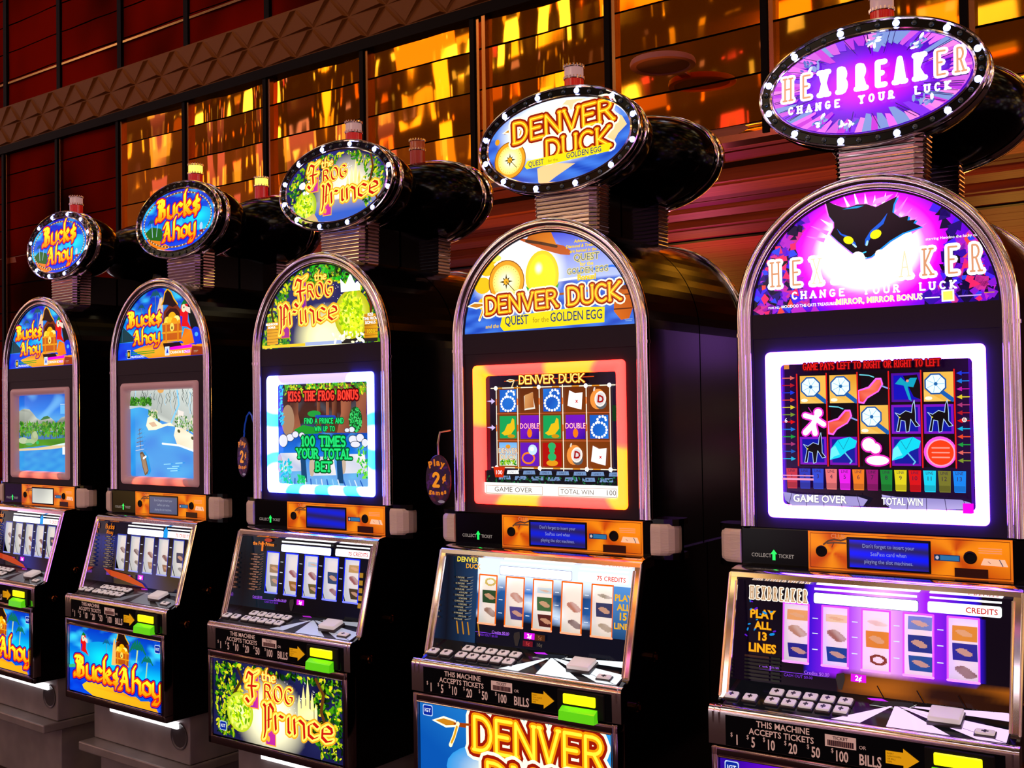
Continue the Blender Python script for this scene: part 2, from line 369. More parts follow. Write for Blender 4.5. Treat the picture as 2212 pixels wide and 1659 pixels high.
    def glyphs(s, t, x, z, h, layers, al='c', sx=1., gap=.18, w=.14, pen='round', serif=0., rot=0., sizes=None, slant=0.):
        "drawn lettering: every stroke is a band of its own; layers = [(extra width, colour), ...] from the back forward"
        toks = []; k = 0
        while k < len(t):
            if t[k] == '\\': toks.append(t[k + 1] + 'b'); k += 2
            else: toks.append(t[k]); k += 1
        tot = sum(GL[q][0] * sx + gap for q in toks) - gap
        x0 = {'c': -tot / 2, 'l': 0, 'r': -tot}[al]
        cr, sr = math.cos(rot), math.sin(rot); place = []
        for q_, tk in enumerate(toks):
            wd, strokes = GL[tk]; hz = sizes[q_] if sizes else 1.
            for st in strokes:
                P = [(x0 + a_ * sx + b_ * slant, b_ * hz) for a_, b_ in st]; place.append(P)
                if serif:
                    for e in (st[0], st[-1]):
                        if e[1] in (0, 1): place.append([(x0 + e[0] * sx - serif + e[1] * slant, e[1] * hz), (x0 + e[0] * sx + serif + e[1] * slant, e[1] * hz)])
            x0 += wd * sx + gap
        for ex, col in layers:
            items = []
            if pen == 'nib':
                ra, rb = w / 2 + ex, w * .16 + ex; an = math.radians(38)
                br = [(ra * math.cos(q) * math.cos(an) - rb * math.sin(q) * math.sin(an), ra * math.cos(q) * math.sin(an) + rb * math.sin(q) * math.cos(an)) for q in [PI / 5 * k for k in range(10)]]
            else: br = [((w / 2 + ex) * math.cos(PI / 4 * k), (w / 2 + ex) * math.sin(PI / 4 * k)) for k in range(8)]
            for P in place:
                for k in range(len(P) - 1):
                    hh = hull([(p[0] + b_[0], p[1] + b_[1]) for b_ in br for p in (P[k], P[k + 1])])
                    items.append([(x + h * (a_ * cr - b_ * sr), z + h * (a_ * sr + b_ * cr)) for a_, b_ in hh])
            if callable(col):
                Pn = []; Fs = []; K = []
                for poly in items:
                    n = len(Pn); Pn += poly; Fs.append(tuple(range(n, n + len(poly)))); K += [col((b_ - z) / h) for a_, b_ in poly]
                s.put(Pn, Fs, K)
            else: s.same(items, col)
    def scatter(s, n, inside, size, cols, seed=1, shape='leaf', layers=3):
        rn = random.Random(seed)
        for L in range(layers):
            Pn = []; Fs = []; K = []
            for _ in range(n // layers):
                x, z = inside(rn)
                if x is None: continue
                r = size * rn.uniform(.5, 1.2); a_ = rn.uniform(0, PI * 2); col = rn.choice(cols)
                m_ = 6; st = .45 if shape == 'leaf' else 1.
                P = [(x + r * math.cos(2 * PI * k / m_) * math.cos(a_) - r * st * math.sin(2 * PI * k / m_) * math.sin(a_), z + r * math.cos(2 * PI * k / m_) * math.sin(a_) + r * st * math.sin(2 * PI * k / m_) * math.cos(a_)) for k in range(m_)]
                n0 = len(Pn); Pn += P; Fs.append(tuple(range(n0, n0 + m_))); K += [col] * m_
            if Pn: s.put(Pn, Fs, K)
    def mesh(s, name, m=None):
        me = bpy.data.meshes.new(name); me.from_pydata([tuple(p) for p in s.V], [], s.F); me.materials.append(m or LIT)
        at = me.color_attributes.new('Col', 'FLOAT_COLOR', 'CORNER')
        buf = []
        for k_ in s.K: buf += [k_[0], k_[1], k_[2], 1.0]
        at.data.foreach_set('color', buf); return me
def mix(a_, b_, t):
    t = max(0, min(1, t)); return tuple(p + (q - p) * t for p, q in zip(a_, b_))
def stops(t, *st):
    "piecewise colour ramp"
    for (p0, c0), (p1, c1) in zip(st, st[1:]):
        if t <= p1: return mix(c0, c1, (t - p0) / (p1 - p0))
    return st[-1][1]
def wob(x, z, f=40, s=0):
    return .5 + .25 * (math.sin(f * x + 1.7 * math.sin(f * .6 * z + s)) + math.sin(f * .9 * z + 2.1 * math.sin(f * .5 * x + s * 1.3)))
# ================================================================== the printed and lit artwork of the five machines
K0 = (0, 0, 0)
def half(z): return math.sqrt(max(1e-6, .266 ** 2 - (z - .2) ** 2))
def in_half(pred=None, z0=.212, z1=.464):
    def f(rn):
        for _ in range(30):
            z = rn.uniform(z0, z1); x = rn.uniform(-.262, .262)
            if abs(x) < half(z) - .008 and (pred is None or pred(x, z)): return x, z
        return None, None
    return f
def in_ell(pred=None, a_=.222, b_=.112):
    def f(rn):
        for _ in range(40):
            x = rn.uniform(-a_, a_); z = rn.uniform(-b_, b_)
            if (x / a_) ** 2 + (z / b_) ** 2 < .93 and (pred is None or pred(x, z)): return x, z
        return None, None
    return f
def in_rect(x0, z0, x1, z1, pred=None):
    def f(rn):
        for _ in range(30):
            x, z = rn.uniform(x0, x1), rn.uniform(z0, z1)
            if pred is None or pred(x, z): return x, z
        return None, None
    return f
def marquee_bg(A, fn, nx=64, nz=36): A.grid(0, .21, 0, .465, nx, nz, fn, lambda z: (-half(z), half(z)))
def ell_bg(A, fn): A.grid(0, -.1169, 0, .1169, 60, 34, fn, lambda z: (-.228 * math.sqrt(max(1e-6, 1 - (z / .117) ** 2)), .228 * math.sqrt(max(1e-6, 1 - (z / .117) ** 2))))
WH = (1.6, 1.6, 1.6)
# ---------------------------------------------------------------- buccaneer machines
def sky_sea(hor, top='0018c8', mid='0090f0', low='10e8ff', sea='0020e8', sx=0.):
    def f(x, z):
        n = wob(x + sx, z * 2.5, 26, 1) * .6 + wob(x, z * 3, 61, 4) * .4
        if z > hor:
            t = (z - hor) / .16
            b_ = stops(t, (0, c(low, 1.1)), (.35, c(mid)), (1, c(top)))
            return mix(b_, c('38d8ff', 1.1), max(0, n - .52) * 2.6)
        return mix(c(sea), c('0060ff'), n)
    return f
def palm(A, x, z, h, lean=.0, trunk='d8d8a0', leaf='0a7a50'):
    A.line([(x, z), (x + lean * .5, z + h * .5), (x + lean, z + h)], h * .07, c(trunk))
    for k in range(7):
        a_ = PI * (k / 6) ; r = h * .42
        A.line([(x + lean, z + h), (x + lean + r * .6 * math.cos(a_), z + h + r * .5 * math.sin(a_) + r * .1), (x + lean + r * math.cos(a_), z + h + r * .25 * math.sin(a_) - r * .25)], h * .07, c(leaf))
def parrot(A, x, z, s):
    A.poly([(x + s * a_, z + s * b_) for a_, b_ in [(-.5, -.9), (-.55, .1), (-.35, .75), (.1, .95), (.45, .7), (.5, .1), (.45, -.6), (1.0, -1.3), (.3, -1.0)]], c('f01010'))
    A.poly([(x + s * a_, z + s * b_) for a_, b_ in [(-.4, .72), (0, 1.12), (.5, .8), (.1, .75)]], c('087828'))
    A.disc(x - s * .05, z + s * .45, s * .28, s * .32, c('f4f0c8'), 14)
    A.poly([(x + s * a_, z + s * b_) for a_, b_ in [(.2, .6), (.75, .45), (.8, .0), (.45, .1), (.2, .25)]], c('f8e0d0'))
    A.disc(x, z + s * .5, s * .07, s * .08, K0, 8)
    A.poly([(x + s * a_, z + s * b_) for a_, b_ in [(-.5, -.1), (-.2, -.2), (-.35, -1.1)]], c('1030e0'))
def tricorn(A, x, z, s):
    A.poly([(x + s * a_, z + s * b_) for a_, b_ in [(-1.0, -.25), (-.75, .05), (-.55, .75), (-.15, 1.05), (.35, .75), (.75, .15), (1.3, -.35), (.6, -.55), (-.2, -.3)]], c('24100a'))
    A.line([(x + s * a_, z + s * b_) for a_, b_ in [(-1.0, -.25), (-.75, .05), (-.55, .75), (-.15, 1.05), (.35, .75), (.75, .15), (1.3, -.35)]], s * .13, c('ffb400'))
def chest(A, x, z, s):
    "an open wooden treasure chest heaped with gold"
    A.poly([(x + s * a_, z + s * b_) for a_, b_ in [(-.9, .1), (-.8, .8), (-.3, 1.15), (.5, 1.1), (.95, .65), (.9, .1)]], c('7a2c08'))
    A.poly([(x + s * a_, z + s * b_) for a_, b_ in [(-.7, .1), (-.6, .7), (-.2, .95), (.4, .9), (.75, .55), (.7, .1)]], c('3a1204'))
    for k, (a_, b_, r) in enumerate([(-.45, .25, .3), (0, .42, .38), (.42, .25, .32), (-.2, .2, .3), (.2, .15, .3), (-.6, .1, .2), (.65, .1, .2)]):
        A.disc(x + s * a_, z + s * b_, s * r, s * r * .85, c(['ffd840', 'ffb000', 'fff088', 'ffc820', 'ff9800', 'ffe050', 'ffa800'][k], 1.15), 12)
    A.poly([(x + s * a_, z + s * b_) for a_, b_ in [(-.95, .12), (-.85, -.9), (.85, -.9), (.95, .12)]], lambda u, v: mix(c('a03c08'), c('e06a10'), wob(u, v, 60)))
    for b_ in (.1, -.4, -.88): A.line([(x - s * .92, z + s * b_), (x + s * .92, z + s * b_)], s * .1, c('f8a818'))
    for a_ in (-.55, .55): A.line([(x + s * a_, z + s * .1), (x + s * a_, z - s * .9)], s * .14, c('f09010'))
    A.disc(x, z - s * .12, s * .2, s * .24, c('ffe060', 1.1), 10); A.disc(x, z - s * .16, s * .06, s * .1, K0, 8)
GOLDL = lambda v: stops(v, (0, c('ff9a00', 1.)), (.45, c('ffe020', 1.15)), (.9, c('ffff30', 1.25)))
def bucks(A, t, x, z, h, **k):
    A.glyphs(t, x, z, h, [(.13, c('2a00b0')), (.075, c('f02808')), (0, GOLDL)], pen='nib', w=.26, gap=.16, **k)
def bucc_topper(A):
    hor = -.052
    ell_bg(A, lambda x, z: sky_sea(hor, '0000d0', '0058f0', '10d8ff')(x, z))
    A.glow(.12, .0, .09, .035, c('10f0ff', 1.1), c('10b8f8'))
    A.poly([(-.2, -.03), (-.16, -.01), (-.1, -.022), (-.07, -.06), (-.12, -.085), (-.18, -.06)], c('186818'))
    A.poly([(-.19, -.055), (-.1, -.07), (-.03, -.1), (-.08, -.106), (-.15, -.09)], c('ff8410'))
    for x, lean in ((-.15, -.01), (-.125, .006)): palm(A, x, -.05, .055, lean, 'a8c8e0', '0a5878')
    rope = [(.207 * math.cos(2 * PI * k / 60), .101 * math.sin(2 * PI * k / 60)) for k in range(61)]
    A.line(rope, .0062, c('8a5a28'))
    A.same([hull([(rope[k][0] + q, rope[k][1] + w_) for q in (-.0026, .0026) for w_ in (-.0022, .0022)]) for k in range(0, 60)], c('fff0c8', 1.1))
    A.disc(.15, -.04, .009, .014, c('c0e0ff'), 10); A.poly([(.14, -.055), (.165, -.052), (.16, -.062), (.143, -.062)], c('a01808'))
    A.glyphs('\\Buck$', .01, .014, .070, [(.14, c('2800c8')), (.08, c('f02808')), (0, GOLDL)], pen='nib', w=.25, gap=.2, sx=1.25, rot=.03)
    A.glyphs('\\Ahoy', .02, -.070, .062, [(.14, c('2800c8')), (.08, c('f02808')), (0, GOLDL)], pen='nib', w=.25, gap=.2, sx=1.25, rot=.03)
def bucc_marquee(A):
    marquee_bg(A, sky_sea(.275, '0020d0', '0088f0', '10c8ff', '0010d8'))
    A.poly([(-.26, .3), (-.22, .33), (-.17, .3), (-.14, .278), (-.262, .276)], c('083c48'))
    palm(A, -.02, .37, .07, 0, '5878a0', '0a5868'); palm(A, -.11, .35, .05, .003, '5878a0', '0a5868')
    palm(A, -.23, .28, .045, .0, '305878', '0a4050')
    A.poly([(.17, .39), (.21, .40), (.235, .34), (.262, .26), (.2, .28)], c('06140c'))
    A.poly([(-.13, .232), (-.16, .245), (-.1, .256), (-.02, .27), (.1, .262), (.2, .25), (.262, .25), (.264, .212), (-.06, .212)], lambda u, v: mix(c('ff8a10'), c('ffc030'), wob(u, v, 40, 2)))
    A.poly([(.19, .212), (.264, .212), (.26, .24), (.2, .245)], c('a03410'))
    A.disc(.22, .28, .03, .032, c('0030e8'), 16); A.disc(.225, .285, .01, .008, c('50b8ff'), 10)
    A.poly([(.0, .40), (.01, .425), (.025, .43), (.03, .40), (.03, .36), (.02, .345), (-.02, .35)], c('f8d0a8'))
    chest(A, .085, .325, .064)
    A.poly([(.03, .262), (.13, .262), (.15, .24), (.04, .236)], c('1c0c10'))
    A.poly([(.16, .31), (.2, .3), (.215, .255), (.16, .25), (.14, .27)], lambda u, v: mix(c('ff5a08'), c('ff9010'), wob(u, v, 70)))
    tricorn(A, .066, .412, .042); parrot(A, .158, .36, .046)
    A.glyphs('\\Buck$', -.078, .335, .050, [(.14, c('2800b0')), (.08, c('e02008')), (0, GOLDL)], pen='nib', w=.27, gap=.2, sx=1.45, rot=.02)
    A.glyphs('\\Ahoy', -.068, .268, .045, [(.14, c('2800b0')), (.08, c('e02008')), (0, GOLDL)], pen='nib', w=.27, gap=.2, sx=1.45, rot=.02)
    A.text('3', -.2, .226, .010, c('18e030'))
    A.rect(-.192, .216, -.172, .246, c('101010')); A.frame(-.192, .216, -.172, .246, .002, c('f0f0f0')); A.disc(-.182, .231, .006, .009, c('ffd020'), 10)
    for k, z in enumerate((.236, .229)): A.line([(-.165, z), (-.02, z + .002)], .003, c('18a018'))
    A.text("PIRATE'S BONUS", -.165, .216, .008, WH, 'l'); A.text('WIN UP TO', -.09, .217, .007, c('20d020'), 'l')
    A.rect(.045, .217, .072, .249, c('ffffff')); A.rect(.048, .22, .069, .246, c('c8e0ff')); A.poly([(.053, .226), (.06, .243), (.066, .226)], c('0028d0'))
    A.line([(.08, .241), (.2, .245)], .011, c('ff00e0', 1.1)); A.line([(.165, .226), (.19, .227)], .011, c('ff00e0', 1.1))
    A.text('CANNON BONUS', .078, .222, .010, WH, 'l')
    A.rect(.215, .226, .24, .2285, c('b89070')); A.rect(.215, .222, .236, .2235, c('b89070'))
def bucc_belly(A):
    A.grid(-.285, -.985, .285, -.748, 60, 30, lambda x, z: sky_sea(-.895, '0010c8', '0080f0', '08e0ff', '0010d8')(x, z))
    A.glow(-.06, -.85, .16, .06, c('08f0ff', 1.1), c('08a8f0'))
    palm(A, .12, -.9, .11, .02, 'd0e8a0', '0a7860'); palm(A, .185, -.9, .075, .012, 'c0e0a0', '0a7860'); palm(A, -.045, -.84, .05, .0, '5898c0', '0a6890')
    A.poly([(-.285, -.895), (-.24, -.885), (-.22, -.895), (-.285, -.905)], c('40c080'))
    A.poly([(-.16, -.935), (-.2, -.955), (-.19, -.968), (-.13, -.985), (.26, -.985), (.24, -.965), (.17, -.945), (.1, -.955), (.02, -.94), (-.06, -.935)], lambda u, v: mix(c('ff7a08'), c('ffd820'), wob(u, v, 34, 2)))
    A.poly([(.13, -.95), (.18, -.943), (.21, -.955), (.16, -.962)], c('0060e8'))
    parrot(A, -.19, -.805, .034)
    chest(A, .052, -.815, .045); tricorn(A, .052, -.765, .034)
    A.poly([(.0, -.79), (.008, -.765), (.018, -.79), (.015, -.86), (-.01, -.86)], c('ffc870'))
    A.glyphs('\\Buck$', -.095, -.925, .066, [(.15, c('1c00b0')), (.09, c('f02c08')), (0, GOLDL)], pen='nib', w=.27, gap=.2, sx=1.5)
    A.glyphs('\\Ahoy', .16, -.935, .066, [(.15, c('1c00b0')), (.09, c('f02c08')), (0, GOLDL)], pen='nib', w=.27, gap=.2, sx=1.5)
    logo(A, .262, -.775)
def logo(A, x, z):
    A.same([hull([(x + a_ * .012 + .004 * math.cos(q), z + b_ * .010 + .004 * math.sin(q)) for a_ in (-1, 1) for b_ in (-1, 1) for q in [PI / 4 * k for k in range(8)]])], c('c8e0ff'))
    A.same([hull([(x + a_ * .010 + .004 * math.cos(q), z + b_ * .008 + .004 * math.sin(q)) for a_ in (-1, 1) for b_ in (-1, 1) for q in [PI / 4 * k for k in range(8)]])], c('0828a0'))
    A.text('IGT', x, z - .004, .009, c('e8f0ff'), bold=.03)
def bucc_glass(A, win):
    glass_bg(A, win, lambda x, z: mix(c('060818'), c('0030a0'), max(0, wob(x, z, 22, 3) - .45)) if z < .0 else c('04081c'))
    A.glyphs('Buck$', -.235, .018, .016, [(.08, c('300404')), (0, c('f08010'))], pen='nib', w=.22, gap=.16, sx=1.3)
    A.glyphs('Ahoy', -.235, -.002, .014, [(.08, c('300404')), (0, c('f08010'))], pen='nib', w=.22, gap=.16, sx=1.3)
    paylines(A, -.235, '1c1410', 'c8a888')
    A.poly([(-.25, -.128), (-.1, -.14), (.0, -.165), (.02, -.178), (-.06, -.17), (-.2, -.152)], c('c03808'))
    credit_band(A, WH, 'e04010'); A.rect(.104, .004, .128, .032, c('00a0f8')); A.poly([(.108, .032), (.116, .044), (.124, .032)], c('00a0f8'))
# ---------------------------------------------------------------- shared pieces of the reel glass
WIN = [(-.185, -.129), (-.099, -.043), (-.014, .044), (.072, .131), (.159, .219)]
def glass_bg(A, win, fn):
    z0, z1 = -.126, 0.
    R = [(-.286, 0., .286, .053), (-.286, -.19, .286, z0), (-.286, z0, WIN[0][0], z1), (WIN[4][1], z0, .286, z1)] + [(WIN[k][1], z0, WIN[k + 1][0], z1) for k in range(4)]
    P = []; K = []; Fs = []
    for x0, a_, x1, b_ in R:
        nx = max(2, int((x1 - x0) / .012)); nz = max(2, int((b_ - a_) / .012)); n = len(P)
        for j in range(nz + 1):
            for i in range(nx + 1):
                x, z = x0 + (x1 - x0) * i / nx, a_ + (b_ - a_) * j / nz; P.append((x, z)); K.append(fn(x, z))
        Fs += [(n + j * (nx + 1) + i, n + j * (nx + 1) + i + 1, n + (j + 1) * (nx + 1) + i + 1, n + (j + 1) * (nx + 1) + i) for j in range(nz) for i in range(nx)]
    A.put(P, Fs, K)
    for x0, x1 in WIN:
        A.line([(x0, z0), (x0, z1)], .004, win); A.line([(x1, z0), (x1, z1)], .004, win); A.line([(x0, z1), (x1, z1)], .004, win)
        A.line([(x0, z0), (x1, z0)], .005, tuple(q * 1.6 + .25 for q in win))
    for k in range(4):
        xm = (WIN[k][1] + WIN[k + 1][0]) / 2
        for z in (-.028, -.06, -.094): A.rect(xm - .006, z - .001, xm + .006, z + .001, c('e8f0ff'))
    A.rect(-.036, -.152, -.004, -.136, c('e010e8', 1.1)); A.text('2\u00a2', -.02, -.149, .010, WH, bold=.03)
    A.text('Cash $0.00', -.238, -.147, .007, c('b060ff', 1.1), 'l'); A.line([(-.238, -.149), (-.085, -.149)], .0012, c('9040ff')); A.text('Credits $0.00', -.082, -.148, .007, c('c070ff', 1.1), 'r'); A.text('CASH OUT $0.00', -.15, -.158, .006, c('8030e0'))
    A.text('WINNER PAID', .09, -.185, .007, c('4a3a3a')); A.text('CREDITS', .16, -.184, .007, c('4a3a3a')); A.text('COINS IN', .225, -.184, .007, c('4a3a3a'))
    A.poly([(-.066, -.14), (-.05, -.136), (-.048, -.15), (-.054, -.172), (-.062, -.172), (-.068, -.15)], c('302826'))
def paylines(A, x, box, ink):
    for k in range(15):
        z = -.012 - k * .0078; dx = .006 if k % 2 else -.006
        A.rect(x - .022 + dx, z - .0028, x + .022 + dx, z + .0028, c(box)); A.text('%d PAYLINE' % ((k * 7) % 15 + 1), x + dx, z - .002, .0042, c(ink))
        A.line([(x + .022 + dx, z), (x + .036, z + .004)], .0006, c(ink))
def credit_band(A, col, ink, txt='75 CREDITS'):
    def rr(x0, z0, x1, z1, k_): A.same([hull([(x + .004 * math.cos(q), z + .004 * math.sin(q)) for x in (x0, x1) for z in (z0, z1) for q in [PI / 4 * k for k in range(8)]])], k_)
    rr(-.113, .008, .099, .024, c('2030a0')); rr(-.112, .009, .098, .023, tuple(q * 1.3 for q in col))
    rr(.125, .010, .258, .024, col); A.text(txt, .255, .011, .011, c(ink), 'r', bold=.02)
    A.rect(-.115, .033, .1, .038, col); A.rect(.125, .034, .262, .038, col)
# ---------------------------------------------------------------- frog machine: a moonlit wood with a castle
LEAF = [c('0a5008'), c('187010'), c('50a808'), c('a8c810'), c('e8e020', 1.1), c('309020')]
LEAFD = [c('041c04'), c('0a3808'), c('186010'), c('30a018'), c('50d030')]
def castle(A, x, z, s, col='fff8b8'):
    for a_, w_, h_ in ((-.5, .22, .9), (-.2, .26, 1.25), (.1, .24, 1.6), (.4, .22, 1.1), (.65, .2, .7), (0, 1.0, .55)):
        A.poly([(x + s * (a_ - w_ / 2), z), (x + s * (a_ - w_ / 2), z + s * h_ * .75), (x + s * a_, z + s * h_ * 1.25), (x + s * (a_ + w_ / 2), z + s * h_ * .75), (x + s * (a_ + w_ / 2), z)], lambda u, v: mix(c('ffd860', 1.1), c(col, 1.3), wob(u, v, 90)))
def frog_letters(A, x, z, k, rot=.0):
    "the, Frog, Prince: uncial letters in gold with red, the two tall initials on coloured bars"
    L = [(.15, c('c01818')), (.09, c('ffa820', 1.1)), (0, c('ffff80', 1.3))]
    LR = [(.13, c('ffb020', 1.1)), (.06, c('fff060', 1.3)), (-.03, c('d81810'))]
    def at(a_, b_): return x + k * a_, z + k * b_
    for (a_, b_, w_, h_) in ((-.108, -.008, .032, .092), (-.046, -.092, .034, .108)):
        q = at(a_, b_); A.rect(q[0] - .003 * k, q[1] - .003 * k, q[0] + (w_ + .003) * k, q[1] + (h_ + .003) * k, c('ffb020', 1.1)); A.rect(q[0], q[1], q[0] + w_ * k, q[1] + h_ * k, lambda u, v: mix(c('7a10c0'), c('ff3a90'), wob(u, v, 120)))
        for j in range(4): A.disc(q[0] + (w_ * (.25 + .5 * (j % 2))) * k, q[1] + h_ * (j + .5) / 4 * k, .006 * k, .008 * k, c('ffb838'), 10)
    A.glyphs('the', *at(-.035, .066), .024 * k, L, pen='nib', w=.2, gap=.2, sx=1.4, rot=rot)
    A.glyphs('\\F', *at(-.096, .01), .068 * k, LR, pen='nib', w=.2)
    A.glyphs('ROG', *at(.002, .020), .038 * k, LR, pen='nib', w=.24, gap=.3, sx=1.15, rot=rot)
    A.glyphs('\\P', *at(-.034, -.058), .066 * k, LR, pen='nib', w=.2)
    A.glyphs('rince', *at(.092, -.052), .060 * k, LR, pen='nib', w=.22, gap=.2, sx=1.45, rot=rot)
def frog_topper(A):
    def bg(x, z):
        if z < -.045: return mix(c('3a68d8'), c('c8b890', 1.1), max(0, .6 - abs(z + .05) * 16))
        t = max(0, 1 - math.hypot((x - .06) * .8, z + .03) / .13)
        return mix(mix(c('14144a'), c('2a2a80'), wob(x, z, 30)), c('fff4d0', 1.6), t * 1.3)
    ell_bg(A, bg)
    A.scatter(40, in_ell(lambda x, z: z > .0 and abs(x) < .1), .0016, [WH], 5, 'dot', 1)
    A.scatter(420, in_ell(lambda x, z: (x < -.12 + .3 * max(0, z)) or x > .13 or z > .07 + .02 * math.sin(40 * x)), .009, LEAF, 7, layers=4)
    A.line([(.15, .1), (.165, .04), (.155, .0), (.185, -.06)], .008, c('6a3010')); A.line([(-.13, .08), (-.145, .03), (-.17, -.03)], .006, c('503010'))
    castle(A, .085, -.035, .055)
    A.glow(-.13, -.055, .05, .055, (1.5, 1.5, .5), c('b0d000')); A.scatter(120, in_ell(lambda x, z: ((x + .14) / .045) ** 2 + ((z + .055) / .042) ** 2 < 1), .009, [c('c8e808', 1.2), c('f0ff30', 1.3), c('7ab808')], 45, layers=2)
    A.poly([(-.15, -.1), (-.09, -.08), (-.07, -.105), (-.1, -.112)], c('e8c080'))
    A.scatter(20, in_ell(lambda x, z: -.16 < x < -.1 and -.01 < z < .03), .012, [WH, c('fffff0', 1.3)], 9, 'dot', 1)
    frog_letters(A, .0, .0, 1., .05)
def frog_marquee(A):
    def bg(x, z):
        t = max(0, 1 - math.hypot((x - .02) * .8, z - .235) / .11)
        return mix(mix(c('12124a'), c('34387a'), wob(x, z, 30)), c('fff8b0', 1.7), t * 1.3)
    marquee_bg(A, bg)
    A.scatter(60, in_half(lambda x, z: z > .3 and -.1 < x < .15), .0016, [WH], 5, 'dot', 1)
    A.scatter(700, in_half(lambda x, z: (x < -.13) or x > .17 or z > .40 + .012 * math.sin(40 * x)), .0105, LEAF, 17, layers=4)
    A.scatter(160, in_half(lambda x, z: z > .41 and x > -.04), .011, LEAFD + [c('20b020'), c('18e018')], 27, layers=2)
    A.line([(-.2, .38), (-.215, .33), (-.2, .27)], .009, c('40200c')); A.line([(.2, .38), (.225, .32), (.215, .25)], .01, c('6a2c10'))
    A.rect(-.26, .213, -.06, .222, c('ffd020', 1.1)); A.rect(-.06, .213, .1, .224, c('b0c0f0')); A.rect(.1, .213, .25, .226, c('282420'))
    A.glow(.145, .30, .075, .075, (1.5, 1.6, .3), c('c8c808'))
    A.scatter(220, in_half(lambda x, z: ((x - .145) / .05) ** 2 + ((z - .30) / .068) ** 2 < 1), .011, [c('d8f010', 1.2), c('f8ff30', 1.3), c('a8d808', 1.1), c('88b808')], 41, layers=3)
    A.poly([(.10, .37), (.098, .41), (.12, .392), (.14, .425), (.16, .392), (.185, .408), (.18, .37)], WH)
    A.scatter(60, in_half(lambda x, z: .06 < x < .19 and z < .245), .010, [WH, c('fff8c0', 1.3)], 43, layers=2)
    for x, ww in ((-.236, .052), (.198, .054)):
        A.rect(x, .224, x + ww, .296, lambda u, v: mix(c('c87808'), c('ffb820'), wob(u, v * 3, 90)))
        for k in range(6): A.line([(x, .232 + k * .01), (x + ww, .232 + k * .01)], .001, c('503008'))
    A.text('MUSHROOM', -.212, .286, .007, WH, bold=.02); A.text('BONUS', -.212, .276, .007, WH, bold=.02)
    for k, t in enumerate(('KISS', 'THE FROG', 'BONUS')): A.text(t, .224, .29 - k * .012, .009, WH, bold=.02, edge=c('402008'))
    A.text('100X', .228, .238, .012, c('ffd020'), bold=.03, edge=c('801008'))
    L = [(.13, c('a81818')), (.085, c('ffa820', 1.1)), (0, c('ffff70', 1.2))]
    LR = [(.12, c('ffb020', 1.1)), (.05, c('fff060', 1.2)), (-.03, c('d81810'))]
    for (x, z, w_, h_) in ((-.088, .322, .036, .108), (-.165, .243, .036, .108)):
        A.rect(x - .002, z - .002, x + w_ + .002, z + h_ + .002, c('ffa020')); A.rect(x, z, x + w_, z + h_, lambda u, v: mix(c('4a10b0'), c('e83a80'), wob(u, v, 120)))
        for j in range(4): A.disc(x + w_ * (.25 + .5 * (j % 2)), z + h_ * (j + .5) / 4, .006, .008, c('ffb838'), 10)
    A.glyphs('the', .015, .415, .022, L, pen='nib', w=.2, gap=.2, sx=1.6, rot=.03)
    A.glyphs('\\F', -.072, .345, .076, LR, pen='nib', w=.2)
    A.glyphs('ROG', .012, .362, .044, LR, pen='nib', w=.22, gap=.25, sx=1.05, rot=.03)
    A.glyphs('\\P', -.15, .275, .07, LR, pen='nib', w=.2)
    A.glyphs('rince', -.018, .285, .066, LR, pen='nib', w=.19, gap=.2, sx=1.35, rot=.03)
def frog_belly(A):
    def bg(x, z):
        t = max(0, 1 - math.hypot(x * .8 + .02, z + .9) / .13)
        return mix(mix(c('0c0c38'), c('26285e'), wob(x, z, 30)), c('fff8c8', 1.8), t * 1.3)
    A.grid(-.285, -.985, .285, -.748, 60, 30, bg)
    A.scatter(90, in_rect(-.15, -.87, .17, -.76), .0016, [WH], 5, 'dot', 1)
    A.scatter(760, in_rect(-.272, -.975, .272, -.758, lambda x, z: abs(x) > .17 + .02 * math.sin(70 * z) or (z > -.775 and abs(x) > .0)), .0105, LEAFD[:3] + LEAF[2:5], 31, layers=4)
    A.line([(.17, -.76), (.2, -.8), (.19, -.85), (.23, -.93)], .012, c('6a3c14')); A.line([(-.17, -.77), (-.15, -.8), (-.19, -.85), (-.2, -.95)], .01, c('4a3010'))
    castle(A, .13, -.88, .06)
    A.glow(-.16, -.9, .06, .06, (1.5, 1.6, .7), c('c8e010')); A.scatter(120, in_rect(-.21, -.95, -.11, -.85, lambda x, z: math.hypot(x + .16, z + .9) < .048), .010, [c('c8e808', 1.2), c('f0ff60', 1.4), c('7ab808')], 47, layers=2)
    frog_letters(A, .012, -.868, 1.17)
    logo(A, -.236, -.952)
